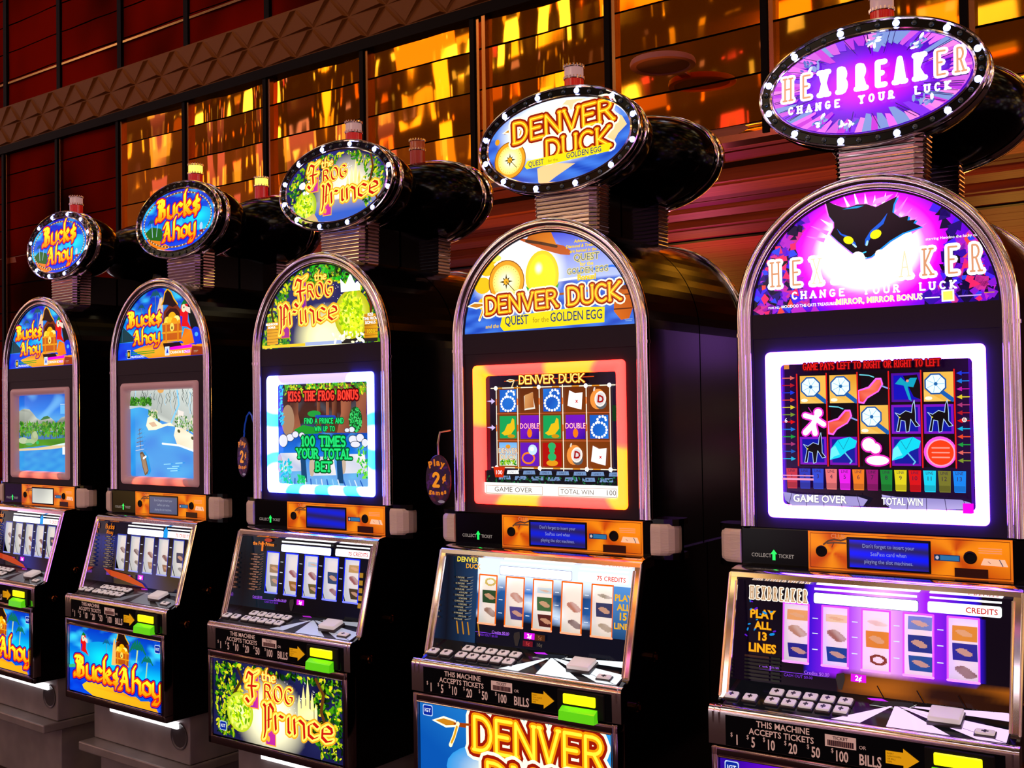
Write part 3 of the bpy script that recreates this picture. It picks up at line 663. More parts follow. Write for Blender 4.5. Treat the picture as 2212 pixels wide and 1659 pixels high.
def frog_screen(A):
    def bg(x, z):
        b_ = stops(-z, (-.1, c('201008')), (.0, c('4a2010')), (.03, c('341c10')), (.06, c('0848b8')), (.12, c('1878e8')), (.2, c('70b0f0')))
        return mix(b_, c('70d8ff'), max(0, wob(x, z * 2, 50) - .6) * (1 if z < -.06 else .2))
    A.grid(-.206, -.229, .206, .104, 50, 40, bg)
    for x, w_ in ((-.13, .035), (-.02, .014), (.02, .012), (.05, .02), (.10, .04), (.165, .04)):
        A.poly([(x - w_, -.06), (x - w_ * .55, .0), (x - w_ * .6, .09), (x + w_ * .6, .09), (x + w_ * .5, .0), (x + w_, -.06)], lambda u, v: mix(c('4a2210'), c('b86a48'), wob(u * 3, v, 60)))
    A.disc(-.16, -.02, .03, .05, c('b08868'), 20); A.disc(-.04, .0, .03, .01, c('18a038'), 14); A.line([(-.03, -.01), (.05, -.012)], .012, c('1848c0'))
    A.disc(.14, -.02, .028, .04, c('0a5018'), 20); A.scatter(110, in_rect(.112, -.056, .168, .018, lambda x, z: ((x - .14) / .026) ** 2 + ((z + .02) / .036) ** 2 < 1), .005, [c('18c050'), c('48e070')], 3, layers=2)
    A.scatter(300, in_rect(-.17, .06, .196, .098), .008, LEAF[2:] + [c('70e040'), c('38b020')], 5, layers=3)
    A.scatter(40, in_rect(-.198, -.05, -.18, .09), .007, [c('40e0ff'), c('30c0f0')], 6, layers=1)
    A.poly([(-.13, -.05), (-.09, -.035), (-.02, -.045), (-.02, -.062), (-.12, -.066)], c('18a028'))
    for x, z, a_, b_ in ((-.15, -.075, .018, .011), (-.125, -.065, .014, .01), (-.095, -.067, .012, .008), (.125, -.05, .012, .008), (.105, -.052, .01, .006), (.13, -.08, .018, .012), (.16, -.075, .016, .012), (.14, -.095, .02, .009), (.18, -.09, .013, .012), (-.18, -.085, .02, .02)):
        A.disc(x, z, a_ + .002, b_ + .002, c('203048'), 14); A.disc(x, z, a_, b_, c('e8e8f8', 1.1), 14)
    A.poly([(.05, -.07), (.12, -.06), (.1, -.075), (.02, -.085), (-.08, -.08)], c('1040c0'))
    for x, z, w_ in ((-.15, -.165, .055), (.0, -.175, .058), (.135, -.165, .055)):
        A.poly([(x - w_, z - .02), (x - w_ * .8, z + .04), (x + w_ * .8, z + .042), (x + w_, z - .015)], lambda u, v: mix(c('a8b8e0', 1.1), c('fff4e0', 1.3), wob(u, v, 40)))
        A.disc(x - w_ * .85, z + .008, .012, .03, c('d0b8a0'), 14)
    for x in (-.1, .06): A.poly([(x, -.13), (x + .022, -.13), (x + .03, -.215), (x + .004, -.215)], c('104878'))
    for k in range(14): A.line([(-.15 + k * .024, -.205), (-.152 + k * .025, -.224)], .005, c(['e0f0ff', '2060c0', 'a0d8ff'][k % 3]))
    A.scatter(50, in_rect(-.196, -.222, -.14, -.15), .01, [c('10c8f0'), c('60e8ff'), c('18d8a0')], 8, layers=2)
    A.scatter(36, in_rect(.15, -.2, .196, -.1), .009, [c('18b050'), c('80f040')], 9, layers=2); A.scatter(30, in_rect(-.11, -.22, -.08, -.195), .008, [c('18c060'), c('20e080')], 10, layers=1)
    G1 = [(.17, c('004818')), (.05, c('00b050')), (-.02, c('20e878', 1.1))]; RD = [(.2, c('3a0404')), (.05, c('d01010')), (-.02, c('ff4830', 1.1))]
    A.glyphs('KISS THE FROG BONUS', .003, .043, .026, RD, w=.2, gap=.26, sx=.78, serif=.08)
    A.glyphs('FIND A PRINCE AND', .008, -.03, .015, G1, w=.18, gap=.24, sx=.98)
    A.glyphs('WIN UP TO', .012, -.054, .014, G1, w=.18, gap=.24, sx=.98)
    A.glyphs('100 TIMES', .005, -.1, .028, G1, w=.22, gap=.3, sx=1.15, serif=.12)
    A.glyphs('YOUR TOTAL', .006, -.138, .027, G1, w=.22, gap=.28, sx=1.15, serif=.12)
    A.glyphs('BET', .006, -.178, .027, G1, w=.22, gap=.3, sx=1.2, serif=.12)
def frog_glass(A, win):
    glass_bg(A, win, lambda x, z: mix(c('020408'), c('061c28'), wob(x, z, 20)) if x < -.13 else c('020306'))
    paylines(A, -.235, '20140c', 'e09878')
    A.text('the Frog Prince', -.2, .018, .011, c('ff8810'), bold=.03)
    A.rect(-.208, .0, -.2, .03, c('ff7a08')); A.disc(-.178, .036, .018, .006, c('b03008'), 12)
    credit_band(A, WH, 'd82818')
    for k in range(5): A.rect(.225, -.05 - k * .022, .24, -.036 - k * .022, c('b08018'))
# ---------------------------------------------------------------- golden egg quest machine
DL = [(.22, c('fff8d0', 1.4)), (.12, c('a01808')), (.02, c('ff9a08', 1.05)), (-.05, c('ffe838', 1.25))]
def compass(A, x, z, r, lid=False):
    A.disc(x, z, r * 1.12, r * 1.12, c('a05a08'), 28); A.disc(x, z, r * 1.06, r * 1.06, c('ffa818', 1.05), 28); A.disc(x, z, r * .86, r * .86, c('ffd860', 1.2), 28)
    A.glow(x, z, r * .8, r * .8, (1.6, 1.55, 1.0), c('ffe878', 1.2))
    A.same([hull([(x + r * .75 * math.cos(q) + a_, z + r * .75 * math.sin(q) + b_) for a_ in (-.0008, .0008) for b_ in (-.0008, .0008)]) for q in [2 * PI * k / 28 for k in range(28)]], c('806020'))
    for k in range(8):
        q = PI / 4 * k; s = .42 if k % 2 == 0 else .3
        A.same([[(x + r * s * math.cos(q), z + r * s * math.sin(q)), (x + r * .12 * math.cos(q + .7), z + r * .12 * math.sin(q + .7)), (x + r * .12 * math.cos(q - .7), z + r * .12 * math.sin(q - .7))]], c('403008'))
    A.disc(x, z, r * .16, r * .16, c('ffb818'), 10)
    A.line([(x, z), (x + r * .5, z - r * .5)], r * .04, c('604010'))
def denver(A, t, x, z, h, rot=0., sx=1., gap=.2, w=.17): A.glyphs(t, x, z, h, DL, w=w, gap=gap, sx=sx, rot=rot, serif=.05)
def arrow_head(A, x, z, s, rot=0.):
    ca, sa = math.cos(rot), math.sin(rot)
    def T(P): return [(x + s * (a_ * ca - b_ * sa), z + s * (a_ * sa + b_ * ca)) for a_, b_ in P]
    A.poly(T([(-1.15, -.02), (-.6, .2), (-.05, .12), (.0, -.1), (-.5, -.2)]), c('fff8d0', 1.4)); A.poly(T([(-1., 0), (-.6, .12), (-.1, .07), (-.1, -.05), (-.5, -.12)]), c('d88818'))
    A.line(T([(-.1, 0), (.6, .06)]), s * .09, c('a84008')); A.line(T([(.05, .02), (-.15, -.5), (-.3, -.8)]), s * .16, c('fff0c0', 1.3)); A.line(T([(.0, -.1), (-.12, -.45), (-.25, -.7)]), s * .09, c('f0a818'))
def quest(A, t, x, z, h, w_):
    A.same([hull([(x + a_ * w_ / 2, z + b_ * h * .75 + h * .45) for a_ in (-1, 1) for b_ in (-1, 1)])], c('ffe818', 1.1))
def sea_map(x, z):
    n = wob(x, z * 3, 60, 3); return mix(c('1848c8'), c('4888f8'), n)
def duck_topper(A):
    def bg(x, z):
        t = max(0, 1 - math.hypot(x * .5, (z - .03) * .95) / .1)
        b_ = sea_map(x, z) if z < .03 else mix(c('3878f0'), c('78b0ff'), wob(x, z, 22))
        return mix(b_, c('fffff0', 1.7), min(1, t * 2.4))
    ell_bg(A, bg)
    A.poly([(.1, .04), (.16, .055), (.2, .035), (.215, .01), (.19, -.01), (.17, -.04), (.14, -.03), (.12, .0)], lambda u, v: mix(c('ffc880', 1.1), c('ffe8b0', 1.2), wob(u, v, 40)))
    A.poly([(-.06, -.07), (-.02, -.06), (.06, -.072), (.0, -.1), (-.03, -.116), (-.055, -.115)], c('ffd090', 1.15))
    A.poly([(.0, .08), (.03, .105), (.09, .1), (.07, .075)], c('ffd8a0', 1.2))
    A.line([(-.17, .045), (.17, .065)], .006, c('c05810')); arrow_head(A, -.115, .05, .055, .05)
    compass(A, -.150, -.034, .047); A.disc(-.193, .022, .008, .009, c('ffa810'), 10)
    denver(A, 'DENVER', .02, .02, .056, .06, 1.35, .25); denver(A, 'DUCK', .07, -.045, .052, .05, 1.35, .25)
    A.same([hull([(-.092, -.068), (.165, -.055), (.17, -.033), (-.09, -.045), (-.1, -.06)])], c('ffe810', 1.1))
    A.text('QUEST', -.062, -.062, .015, c('203878'), bold=.01, sx=.75, rot=.04); A.text('for the', -.008, -.058, .008, c('a87818'), rot=.04); A.text('GOLDEN EGG', .088, -.054, .015, c('203878'), bold=.01, sx=.8, rot=.04)
def duck_marquee(A):
    def bg(x, z):
        if z > .335: b_ = mix(c('3848e8'), c('b8c8ff', 1.1), 1 - (z - .335) / .13)
        else: b_ = sea_map(x, z * 1.4)
        t = max(0, 1 - math.hypot((x + .09) * .75, (z - .37)) / .12)
        return mix(b_, c('fffff8', 1.8), min(1, t * 1.9))
    marquee_bg(A, bg)
    A.line([(.08, .352), (.2, .36), (.23, .352)], .006, c('1878ff')); A.line([(.03, .335), (.15, .34)], .006, c('f0f8ff', 1.3))
    # clouds of golden light round the compass
    for x, z, r in ((-.2, .34, .028), (-.185, .385, .026), (-.17, .41, .02), (-.195, .29, .022)): A.disc(x, z, r, r * .8, c('ffc808', 1.1), 18)
    A.disc(-.155, .41, .018, .009, c('fff060', 1.3), 12)
    compass(A, -.122, .345, .052)
    # a big golden egg in a nest under an explorer's hat
    A.glow(-.008, .352, .052, .066, (1.8, 1.6, .25), c('ffd000', 1.15)); A.disc(-.008, .352, .042, .056, c('ffe010', 1.25), 26); A.glow(-.018, .372, .016, .02, (2, 2, 1.2), c('ffe010', 1.25))
    A.poly([(-.06, .33), (-.03, .305), (.015, .305), (.045, .33), (.03, .295), (-.045, .295)], c('18b020'))
    A.poly([(-.088, .457), (-.05, .440), (.0, .418), (.05, .402), (.078, .398), (.082, .408), (.06, .424), (.0, .44), (-.05, .452)], c('c85008'))
    A.poly([(-.058, .448), (-.045, .463), (-.01, .4655), (.022, .464), (.04, .425), (-.01, .436)], lambda u, v: mix(c('b04808'), c('f88c10'), wob(u, v, 50)))
    A.line([(-.055, .447), (-.01, .437), (.038, .424)], .008, c('4a1c08'))
    YT = c('ffd818', 1.1)
    for k, t in enumerate(('Adventures', 'Diamond & Treasures', 'are hunted in the')): A.text(t, .118, .428 - k * .0125, .0080, YT, slant=.2, bold=.02, edge=c('c07808'), eb=.02)
    A.text('QUEST', .128, .381, .017, c('2850a0'), bold=.0, edge=c('ffe818', 1.1), eb=.06); A.text('for the', .128, .367, .010, YT, bold=.03); A.text('GOLDEN EGG', .13, .348, .015, c('3860b0'), edge=c('ffe818', 1.1), eb=.06, sx=.9); A.text('Bonus!', .128, .331, .014, YT, bold=.04, edge=c('b06808'), eb=.02)
    A.poly([(.218, .303), (.262, .303), (.2625, .26), (.248, .225), (.225, .222), (.205, .245), (.206, .275)], lambda u, v: mix(c('a83a08'), c('f07818'), wob(u, v, 60)))
    A.disc(.240, .303, .022, .006, c('7a2404'), 14); A.line([(.21, .285), (.262, .285)], .003, c('602008')); A.line([(.206, .25), (.256, .25)], .003, c('602008'))
    A.line([(-.2, .29), (.21, .305)], .006, c('b05008')); arrow_head(A, -.195, .287, .05)
    denver(A, 'DENVER DUCK', .02, .268, .043, .03, 1.28, .22)
    A.same([hull([(-.142, .226), (-.13, .213), (.178, .219), (.18, .258), (.1, .262), (-.135, .25)])], c('ffe810', 1.05))
    A.text('QUEST', -.088, .228, .024, c('203878'), sx=.72, bold=.01); A.text('for the', -.012, .23, .014, c('b08818'), sx=.9); A.text('GOLDEN EGG', .095, .229, .024, c('203878'), sx=.72, bold=.01)
    A.text('and the', -.168, .223, .010, c('ffd010'), slant=.2, bold=.02)
    A.rect(.236, .222, .258, .2235, c('a0c0e8')); A.rect(.238, .218, .256, .2195, c('a0c0e8'))
def cellbox(A, x0, z0, x1, z1, col): A.rect(x0, z0, x1, z1, col)
def duck_screen(A):
    A.grid(-.206, -.229, .206, .104, 40, 30, lambda x, z: mix(c('0a0610'), c('281830'), wob(x, z, 30)) if x < .185 else c('1c1028'))
    xs = [-.168, -.099, -.030, .042, .113, .182]; zs = [.061, -.008, -.080, -.152]
    A.rect(xs[0], zs[3], xs[5], zs[0], lambda x, z: mix(c('5a2208'), c('9a4810'), wob(x, z, 20)))
    def cx(i, j): return (xs[i] + xs[i + 1]) / 2, (zs[j] + zs[j + 1]) / 2
    def pearls(i, j):
        x, z = cx(i, j); A.rect(x - .027, z - .03, x + .027, z + .03, lambda u, v: mix(c('0a50c0'), c('2080e8'), wob(u, v, 50)))
        P = [(x + .022 * math.cos(q), z - .008 + .019 * math.sin(q)) for q in [2 * PI * k / 16 for k in range(16)]] + [(x - .004, z + .012), (x - .004, z + .019), (x + .002, z + .025), (x + .011, z + .026), (x + .018, z + .023), (x + .02, z + .017)]
        A.same([[(p[0] + .0036 * math.cos(PI / 3 * k), p[1] + .0036 * math.sin(PI / 3 * k)) for k in range(6)] for p in P], WH)
    def book(i, j):
        x, z = cx(i, j); A.poly([(x - .017, z + .012), (x + .01, z + .022), (x + .018, z - .022), (x - .016, z - .026)], c('f8f0e0')); A.poly([(x - .015, z + .014), (x + .012, z + .022), (x + .014, z - .018), (x - .016, z - .022)], lambda u, v: mix(c('b85818'), c('f8c078'), wob(u, v, 60)))
    def mapp(i, j):
        x, z = cx(i, j); A.poly([(x - .018, z + .024), (x, z + .016), (x + .022, z + .018), (x + .018, z - .026), (x - .002, z - .022), (x - .024, z - .016)], c('fff4f4', 1.2)); A.text('x', x + .004, z - .008, .009, c('e01010'), bold=.04)
    def keg(i, j):
        x, z = cx(i, j); A.disc(x - .004, z, .022, .026, c('ff9a40'), 20, -.2); A.disc(x + .006, z - .012, .016, .014, c('606468'), 16); A.disc(x + .004, z, .017, .02, c('fff0e8', 1.1), 18, -.2); A.disc(x + .004, z, .013, .016, c('e8e0e0'), 18, -.2); A.text('D', x + .004, z - .009, .018, c('b01010'), bold=.04, rot=-.15); A.line([(x - .014, z + .022), (x - .012, z + .028)], .005, c('f0e0d0'))
    def bird(i, j):
        x, z = cx(i, j); A.rect(x - .027, z - .03, x + .027, z + .03, c('10a858')); A.poly([(x - .022, z - .016), (x - .012, z - .01), (x - .002, z + .008), (x + .008, z + .01), (x + .014, z + .024), (x + .02, z + .02), (x + .022, z - .004), (x + .008, z - .02), (x - .012, z - .022)], c('f8c818')); A.disc(x + .01, z - .024, .012, .005, c('d89808'), 12)
    def double(i, j):
        x, z = cx(i, j); A.rect(x - .029, z - .031, x + .029, z + .031, lambda u, v: mix(c('2808a0'), c('9018d8'), wob(u, v, 90))); A.disc(x, z - .016, .008, .012, c('ff8010'), 10); A.text('DOUBLE', x, z - .004, .014, c('ffd8e8', 1.2), sx=.8, edge=c('e01060'), eb=.04)
    def mini(i, j):
        x, z = cx(i, j); A.rect(x - .029, z - .031, x + .029, z + .031, lambda u, v: mix(c('e8f0d0'), c('68b8ff'), (v - z + .03) * 16)); A.scatter(40, in_rect(x - .024, z - .028, x + .024, z - .014), .005, [c('189018'), c('a8d818')], 4, layers=1); A.disc(x, z + .02, .008, .006, c('f0a028'), 10)
        A.text('DENVER', x, z + .002, .014, c('fff0c0', 1.2), sx=.85, edge=c('b02008'), eb=.04); A.text('DUCK', x, z - .015, .014, c('fff0c0', 1.2), sx=.95, edge=c('b02008'), eb=.04)
    def ringc(i, j):
        x, z = cx(i, j); A.rect(x - .029, z - .031, x + .029, z + .031, c('6a18c0')); A.line([(x - .004 + .019 * math.cos(q), z - .01 + .014 * math.sin(q)) for q in [2 * PI * k / 14 for k in range(15)]], .005, c('ff8818')); A.disc(x + .01, z + .012, .014, .014, c('c8e8ff', 1.1), 14); A.disc(x + .008, z + .014, .006, .006, WH, 10)
    def totem(i, j):
        x, z = cx(i, j); A.rect(x - .029, z - .031, x + .029, z + .031, c('b80c08')); A.disc(x, z - .022, .018, .008, c('f0a018'), 16)
        for b_, r in ((-.006, .013), (.01, .009), (.022, .012)): A.disc(x, z + b_, r, r * .8, c('28b868'), 14)
    G_ = [[pearls, book, pearls, mapp, keg], [bird, double, bird, double, pearls], [mini, ringc, totem, keg, mapp]]
    for j in range(3):
        for i in range(5): G_[j][i](i, j)
    for z in zs[1:3]: A.line([(xs[0], z), (xs[5], z)], .002, c('d06030'))
    for x in xs: A.line([(x, zs[0] + .004), (x, zs[3] - .006)], .003, c('fff0d8', 1.1))
    for k, x in enumerate(xs[:-1]):
        for q in range(2): A.line([(x, zs[0] - .03 - .07 * q), (x, zs[0] - .045 - .07 * q)], .0032, c('ff7820'))
    for z in (zs[0], zs[3]):
        A.line([(xs[0] - .016, z), (xs[5] + .016, z)], .003, c('fff0d0', 1.1))
        for k in range(6): A.line([(xs[0] + k * .06, z), (xs[0] + k * .06 + .02, z)], .0032, c('e89020'))
        for x in xs[::2] + [xs[5]]: A.disc(x, z, .006, .006, WH, 10)
    for z in (.026, -.045): A.poly([(-.198, z + .001), (-.182, z + .003), (-.182, z + .008), (-.17, z), (-.182, z - .008), (-.182, z - .003)], c('e0c8ff'))
    A.rect(.19, -.03, .203, .01, c('083818')); A.line([(-.138, .079), (.138, .084)], .0022, c('e04818'))
    arrow_head(A, -.108, .08, .022)
    A.glyphs('DENVER DUCK', .01, .071, .021, [(.12, c('801808')), (.03, c('ffb818')), (-.03, c('ffff90', 1.2))], w=.17, gap=.2, sx=1.3, serif=.05)
    A.rect(-.206, -.2, .206, -.152 - .008, c('101018'))
    for r, z in ((0, -.164), (1, -.179)):
        for k in range(7):
            x = -.115 + k * .052 - (.026 if r else 0); A.poly([(x - .019, z - .005), (x - .017, z + .005), (x + .018, z + .006), (x + .02, z - .004)], c('ffffff', 1.2) if (k == 0 and r == 0) else c('7898c8')); A.text('LINE %d' % (k + 2 + 7 * r), x, z - .002, .005, c('182848'))
    A.scatter(120, in_rect(-.2, -.192, .2, -.172), .005, [c('0a3818'), c('187038'), c('101820')], 12, layers=1)
    A.poly([(-.176, -.15), (-.138, -.15), (-.144, -.178), (-.17, -.178)], c('e03008')); A.text('100', -.157, -.17, .011, WH)
    A.rect(-.206, -.229, .206, -.192, lambda x, z: mix(c('e8e8d8', 1.1), (1.5, 1.45, 1.4), (z + .229) * 24 + .2))
    A.frame(-.2, -.221, -.02, -.2, .0012, c('c08868')); A.frame(.03, -.221, .2, -.2, .0012, c('c08868'))
    A.text('GAME OVER', -.112, -.216, .013, c('706058'), sx=1.2); A.text('TOTAL WIN', .085, -.216, .012, c('807068'), sx=1.05); A.text('100', .186, -.216, .013, c('706058'), sx=1.1)
def duck_glass(A, win):
    glass_bg(A, win, lambda x, z: mix(mix(c('0a2848'), c('2878d8'), wob(x, z, 26, 2)), c('e0f0ff', 1.2), max(max(0, wob(x * .6, z * 2.5, 34, 5) - .55) * 2, min(1, (z + .035) * 28) if x > -.19 else 0)) if z > -.11 else c('040a1a'))
    A.rect(-.286, -.19, -.19, .053, lambda x, z: mix(c('04101c'), c('1c4878'), max(0, wob(x, z, 30) - .3)))
    A.text('DENVER', -.225, .03, .013, c('ffe040', 1.1), bold=.02); A.text('DUCK', -.205, .014, .012, c('ffb020'), bold=.02)
    paylines(A, -.24, '0c1420', 'd8c8a0')
    for k, x in enumerate((-.25, -.232, -.214, -.18)): A.line([(x, -.128), (x + .006, -.158)], .004, c('c08018'))
    A.rect(.222, -.125, .286, .0, lambda x, z: mix(c('184878'), c('5898e0'), (z + .125) * 8))
    for t, z, h in (('PLAY', -.034, .015), ('ALL', -.056, .015), ('15', -.079, .017), ('LINES', -.101, .014)): A.text(t, .251, z, h, c('ffb808'), bold=.03)
    credit_band(A, WH, 'f03008')
    A.rect(.0, -.152, .03, -.137, c('502810')); A.text('5\u00a2', .015, -.149, .009, c('a06040')); A.rect(-.036, -.170, -.006, -.156, c('701020')); A.text('5\u00a2', -.021, -.167, .009, c('d04040')); A.text('10\u00a2', .015, -.167, .009, c('706050'))
def duck_belly(A):
    A.grid(-.285, -.985, .285, -.748, 40, 24, lambda x, z: mix(c('0858b8'), c('30a8f8'), min(1, max(0, .4 + x * 1.2 + (z + .8) * 2))) )
    A.glow(.0, -.9, .2, .08, c('fff8d0', 1.4), c('30a0f0'))
    A.line([(-.16, -.792), (.25, -.79)], .008, c('a84008')); A.glyphs('DENVER', .075, -.845, .082, DL, w=.2, gap=.2, sx=1.1, serif=.05); arrow_head(A, -.165, -.79, .07)
    A.glyphs('DUCK', .075, -.955, .085, DL, w=.2, gap=.22, sx=1.25, serif=.05)
    logo(A, -.258, -.768)
# ---------------------------------------------------------------- black cat machine
SH = [c('8a10e0'), c('c818f0'), c('3a08c8'), c('f030d0'), c('5a28ff'), c('ff70c0'), c('2010a0'), c('1a0850')]
def shards(A, n, inside, size, seed, cols=SH):
    rn = random.Random(seed)
    for L in range(3):
        Pn = []; Fs = []; K = []
        for _ in range(n // 3):
            x, z = inside(rn)
            if x is None: continue
            a_ = rn.uniform(0, PI * 2); r = size * rn.uniform(.5, 1.3); k_ = rn.choice(cols); n0 = len(Pn); m_ = rn.choice((3, 4))
            Pn += hull([(x + r * rn.uniform(.5, 1) * math.cos(a_ + 2 * PI * q / m_), z + r * rn.uniform(.5, 1) * math.sin(a_ + 2 * PI * q / m_)) for q in range(m_)])
            m2 = len(Pn) - n0; Fs.append(tuple(range(n0, n0 + m2))); K += [k_] * m2
        if Pn: A.put(Pn, Fs, K)
def cat_marquee(A):
    def bg(x, z):
        d = math.hypot(x * .95, (z - .338) * 1.2)
        return stops(d, (.0, (2.2, 2.2, 2.2)), (.085, (2.2, 2.1, 2.2)), (.115, c('ff60ff', 1.6)), (.14, c('ff00ff', 1.1)), (.175, c('8800ff')), (.22, c('3a00c0')), (.27, c('180050')))
    marquee_bg(A, bg, 90, 50)
    shards(A, 190, in_half(lambda x, z: math.hypot(x, (z - .33) * 1.1) > .165), .022, 3, [c('6a08d8'), c('a018e8'), c('3808b0'), c('c828d8'), c('4a20ff'), c('12063a'), c('240878'), c('e030a0'), c('090318')])
    shards(A, 60, in_half(lambda x, z: x < -.16 and z < .36 or x > .19), .016, 5, [c('ff2870'), c('3048ff'), c('ff4848'), c('9018e0')])
    for k in range(15):
        q = PI * (.12 + .76 * k / 14); r0, r1 = .1, .136 + .01 * math.sin(k * 5)
        A.same([[(r0 * math.cos(q - .05), .33 + r0 * math.sin(q - .05)), (r0 * math.cos(q + .05), .33 + r0 * math.sin(q + .05)), (r1 * math.cos(q + .02) , .33 + r1 * math.sin(q + .02) )]], c('ffe0ff', 1.5) if 4 < k < 13 else c('ff80ff', 1.2))
    cat = [(-.090, .457), (-.082, .42), (-.071, .405), (-.071, .393), (-.079, .379), (-.063, .362), (-.034, .335), (-.009, .319), (.008, .322), (.025, .335), (.048, .352), (.075, .366), (.114, .376), (.098, .385), (.103, .392), (.086, .392), (.088, .402), (.07, .4), (.055, .413), (.058, .43), (.066, .446), (.04, .436), (.02, .428), (.0, .437), (-.02, .438), (-.04, .434), (-.052, .436), (-.07, .444)]
    A.poly([(x * 1.05 + .001, .385 + (z - .385) * 1.045 - .001) for x, z in cat], c('ff70ff', 1.3)); A.poly([(x * 1.02 + .0022, z - .0022) for x, z in cat], c('0098ff', 1.1)); A.poly(cat, c('06040a'))
    A.poly([(.01, .432), (.04, .438), (.058, .452), (.022, .446)], c('ff90ff', 1.3))
    A.poly([(-.052, .431), (-.02, .435), (-.005, .434), (-.02, .43)], c('00a0e8'))
    for P in ([(-.065, .39), (-.055, .378), (-.038, .370), (-.025, .355), (-.022, .344), (-.032, .352), (-.045, .368), (-.058, .376)], [(.045, .413), (.03, .395), (.008, .378), (-.004, .36), (-.005, .348), (.004, .356), (.016, .375), (.036, .39)]): A.poly(P, c('0060e8'))
    A.disc(-.040, .362, .0115, .0085, c('f8f000', 1.2), 16, -.4); A.disc(.019, .369, .0125, .0095, c('f8f000', 1.2), 16, .4)
    A.line([(-.03, .352), (-.024, .346)], .004, c('c8f0ff')); A.line([(.001, .355), (-.001, .348)], .005, c('a8e8ff'))
    A.line([(-.022, .332), (-.012, .330), (-.003, .333)], .003, c('30c8ff', 1.2)); A.line([(-.010, .330), (-.009, .322), (-.002, .32)], .002, c('b0f0ff', 1.2))
    HX = [(.09, (1.9, 1.9, 1.9)), (-.055, c('d8906a'))]
    w_ = (.238 + .225)
    for k, ch in enumerate('HEXBREAKER'):
        x = -.207 + k * .0476
        L = [(.06, (2.0, 1.9, 2.0))] if k in (3, 4, 5) else [(.065, (1.9, 1.8, 1.9)), (-.045, c('e09a70', 1.1))]
        if k in (2, 6): L = [(.075, (2, 1.9, 2)), (-.06, c('ffd8b0', 1.3))]
        A.glyphs(ch, x, .273, .054, L, w=.17, sx=.5, serif=.07)
    A.glyphs('CHANGE  YOUR  LUCK', .006, .2415, .0145, [(.03, WH)], w=.2, gap=.8, sx=1.15, serif=.1)
    A.text('FOR ALL OF', -.205, .222, .005, WH); A.text('HOODOO THE CATS TREASURES', -.131, .222, .0068, WH, sx=.85, bold=.01); A.text('IN THE', -.071, .222, .005, WH); A.text('MIRROR, MIRROR BONUS', .022, .222, .0125, c('fff0a0', 1.4), sx=.9, bold=.02, edge=WH, eb=.02)
    A.rect(.152, .214, .177, .238, WH); A.rect(.155, .217, .174, .235, c('fff060', 1.2)); A.text('starring Hoodoo the lucky cat', .175, .345, .006, WH)
    A.rect(.185, .222, .23, .2245, c('d0a0ff')); A.rect(.235, .226, .255, .228, c('c89040')); A.rect(.118, .223, .148, .225, WH)
def cat_topper(A):
    def bg(x, z):
        d = math.hypot(x * .62, z * 1.25)
        return stops(d, (.0, c('ff10ff', 1.1)), (.05, c('d800ff', 1.05)), (.08, c('9000ff')), (.11, c('5a08d0')), (.16, c('3008a0')))
    ell_bg(A, bg)
    PK = [c('d838e8'), c('f070ff', 1.1), c('c838f0'), c('ff88e8', 1.1), c('9030ff'), c('88a0e8'), c('e060f0')]
    for k in range(64):
        q = 2 * PI * (k + .3 * math.sin(k * 7)) / 64; rn = random.Random(k); w2 = .05 + .035 * rn.random(); r0 = .60 + .22 * rn.random()
        a_, b_ = .222, .112
        P = [(a_ * r0 * math.cos(q - w2 * .5), b_ * r0 * math.sin(q - w2 * .5)), (a_ * (r0 + .03) * math.cos(q + w2 * .5), b_ * (r0 + .03) * math.sin(q + w2 * .5)), (a_ * 1.0 * math.cos(q + w2), b_ * 1.0 * math.sin(q + w2)), (a_ * 1.0 * math.cos(q - w2), b_ * 1.0 * math.sin(q - w2))]
        A.same([hull(P)], PK[rn.randrange(7)])
    for k in range(40):
        rn = random.Random(k + 90); q = rn.uniform(0, 2 * PI); r0 = .55 + .2 * rn.random()
        A.line([(.222 * r0 * math.cos(q), .112 * r0 * math.sin(q)), (.222 * .98 * math.cos(q + .06), .112 * .98 * math.sin(q + .06))], .0016, c('28086a'))
    for x, z in ((-.11, -.075), (-.045, -.095), (.02, .09), (.11, .07), (.12, -.06), (-.13, .06)): A.scatter(14, in_rect(x - .02, z - .012, x + .02, z + .012, lambda u, v: (u / .21) ** 2 + (v / .105) ** 2 < 1), .008, [c('90a8e8'), WH, c('5068d0')], int(abs(x) * 999), 'leaf', 1)
    for k, ch in enumerate('HEXBREAKER'):
        x = -.183 + k * .0425; mid = 1 < k < 8
        A.glyphs(ch, x, -.013, .052, [(.03, (1.9, 1.85, 1.9))] if mid else [(.06, (1.7, 1.5, 1.7)), (-.05, c('e8a078', 1.1))], w=.19, sx=.48, serif=.08)
    A.glyphs('CHANGE  YOUR  LUCK', -.002, -.047, .0155, [(.04, WH)], w=.22, gap=.85, sx=.95, serif=.12)
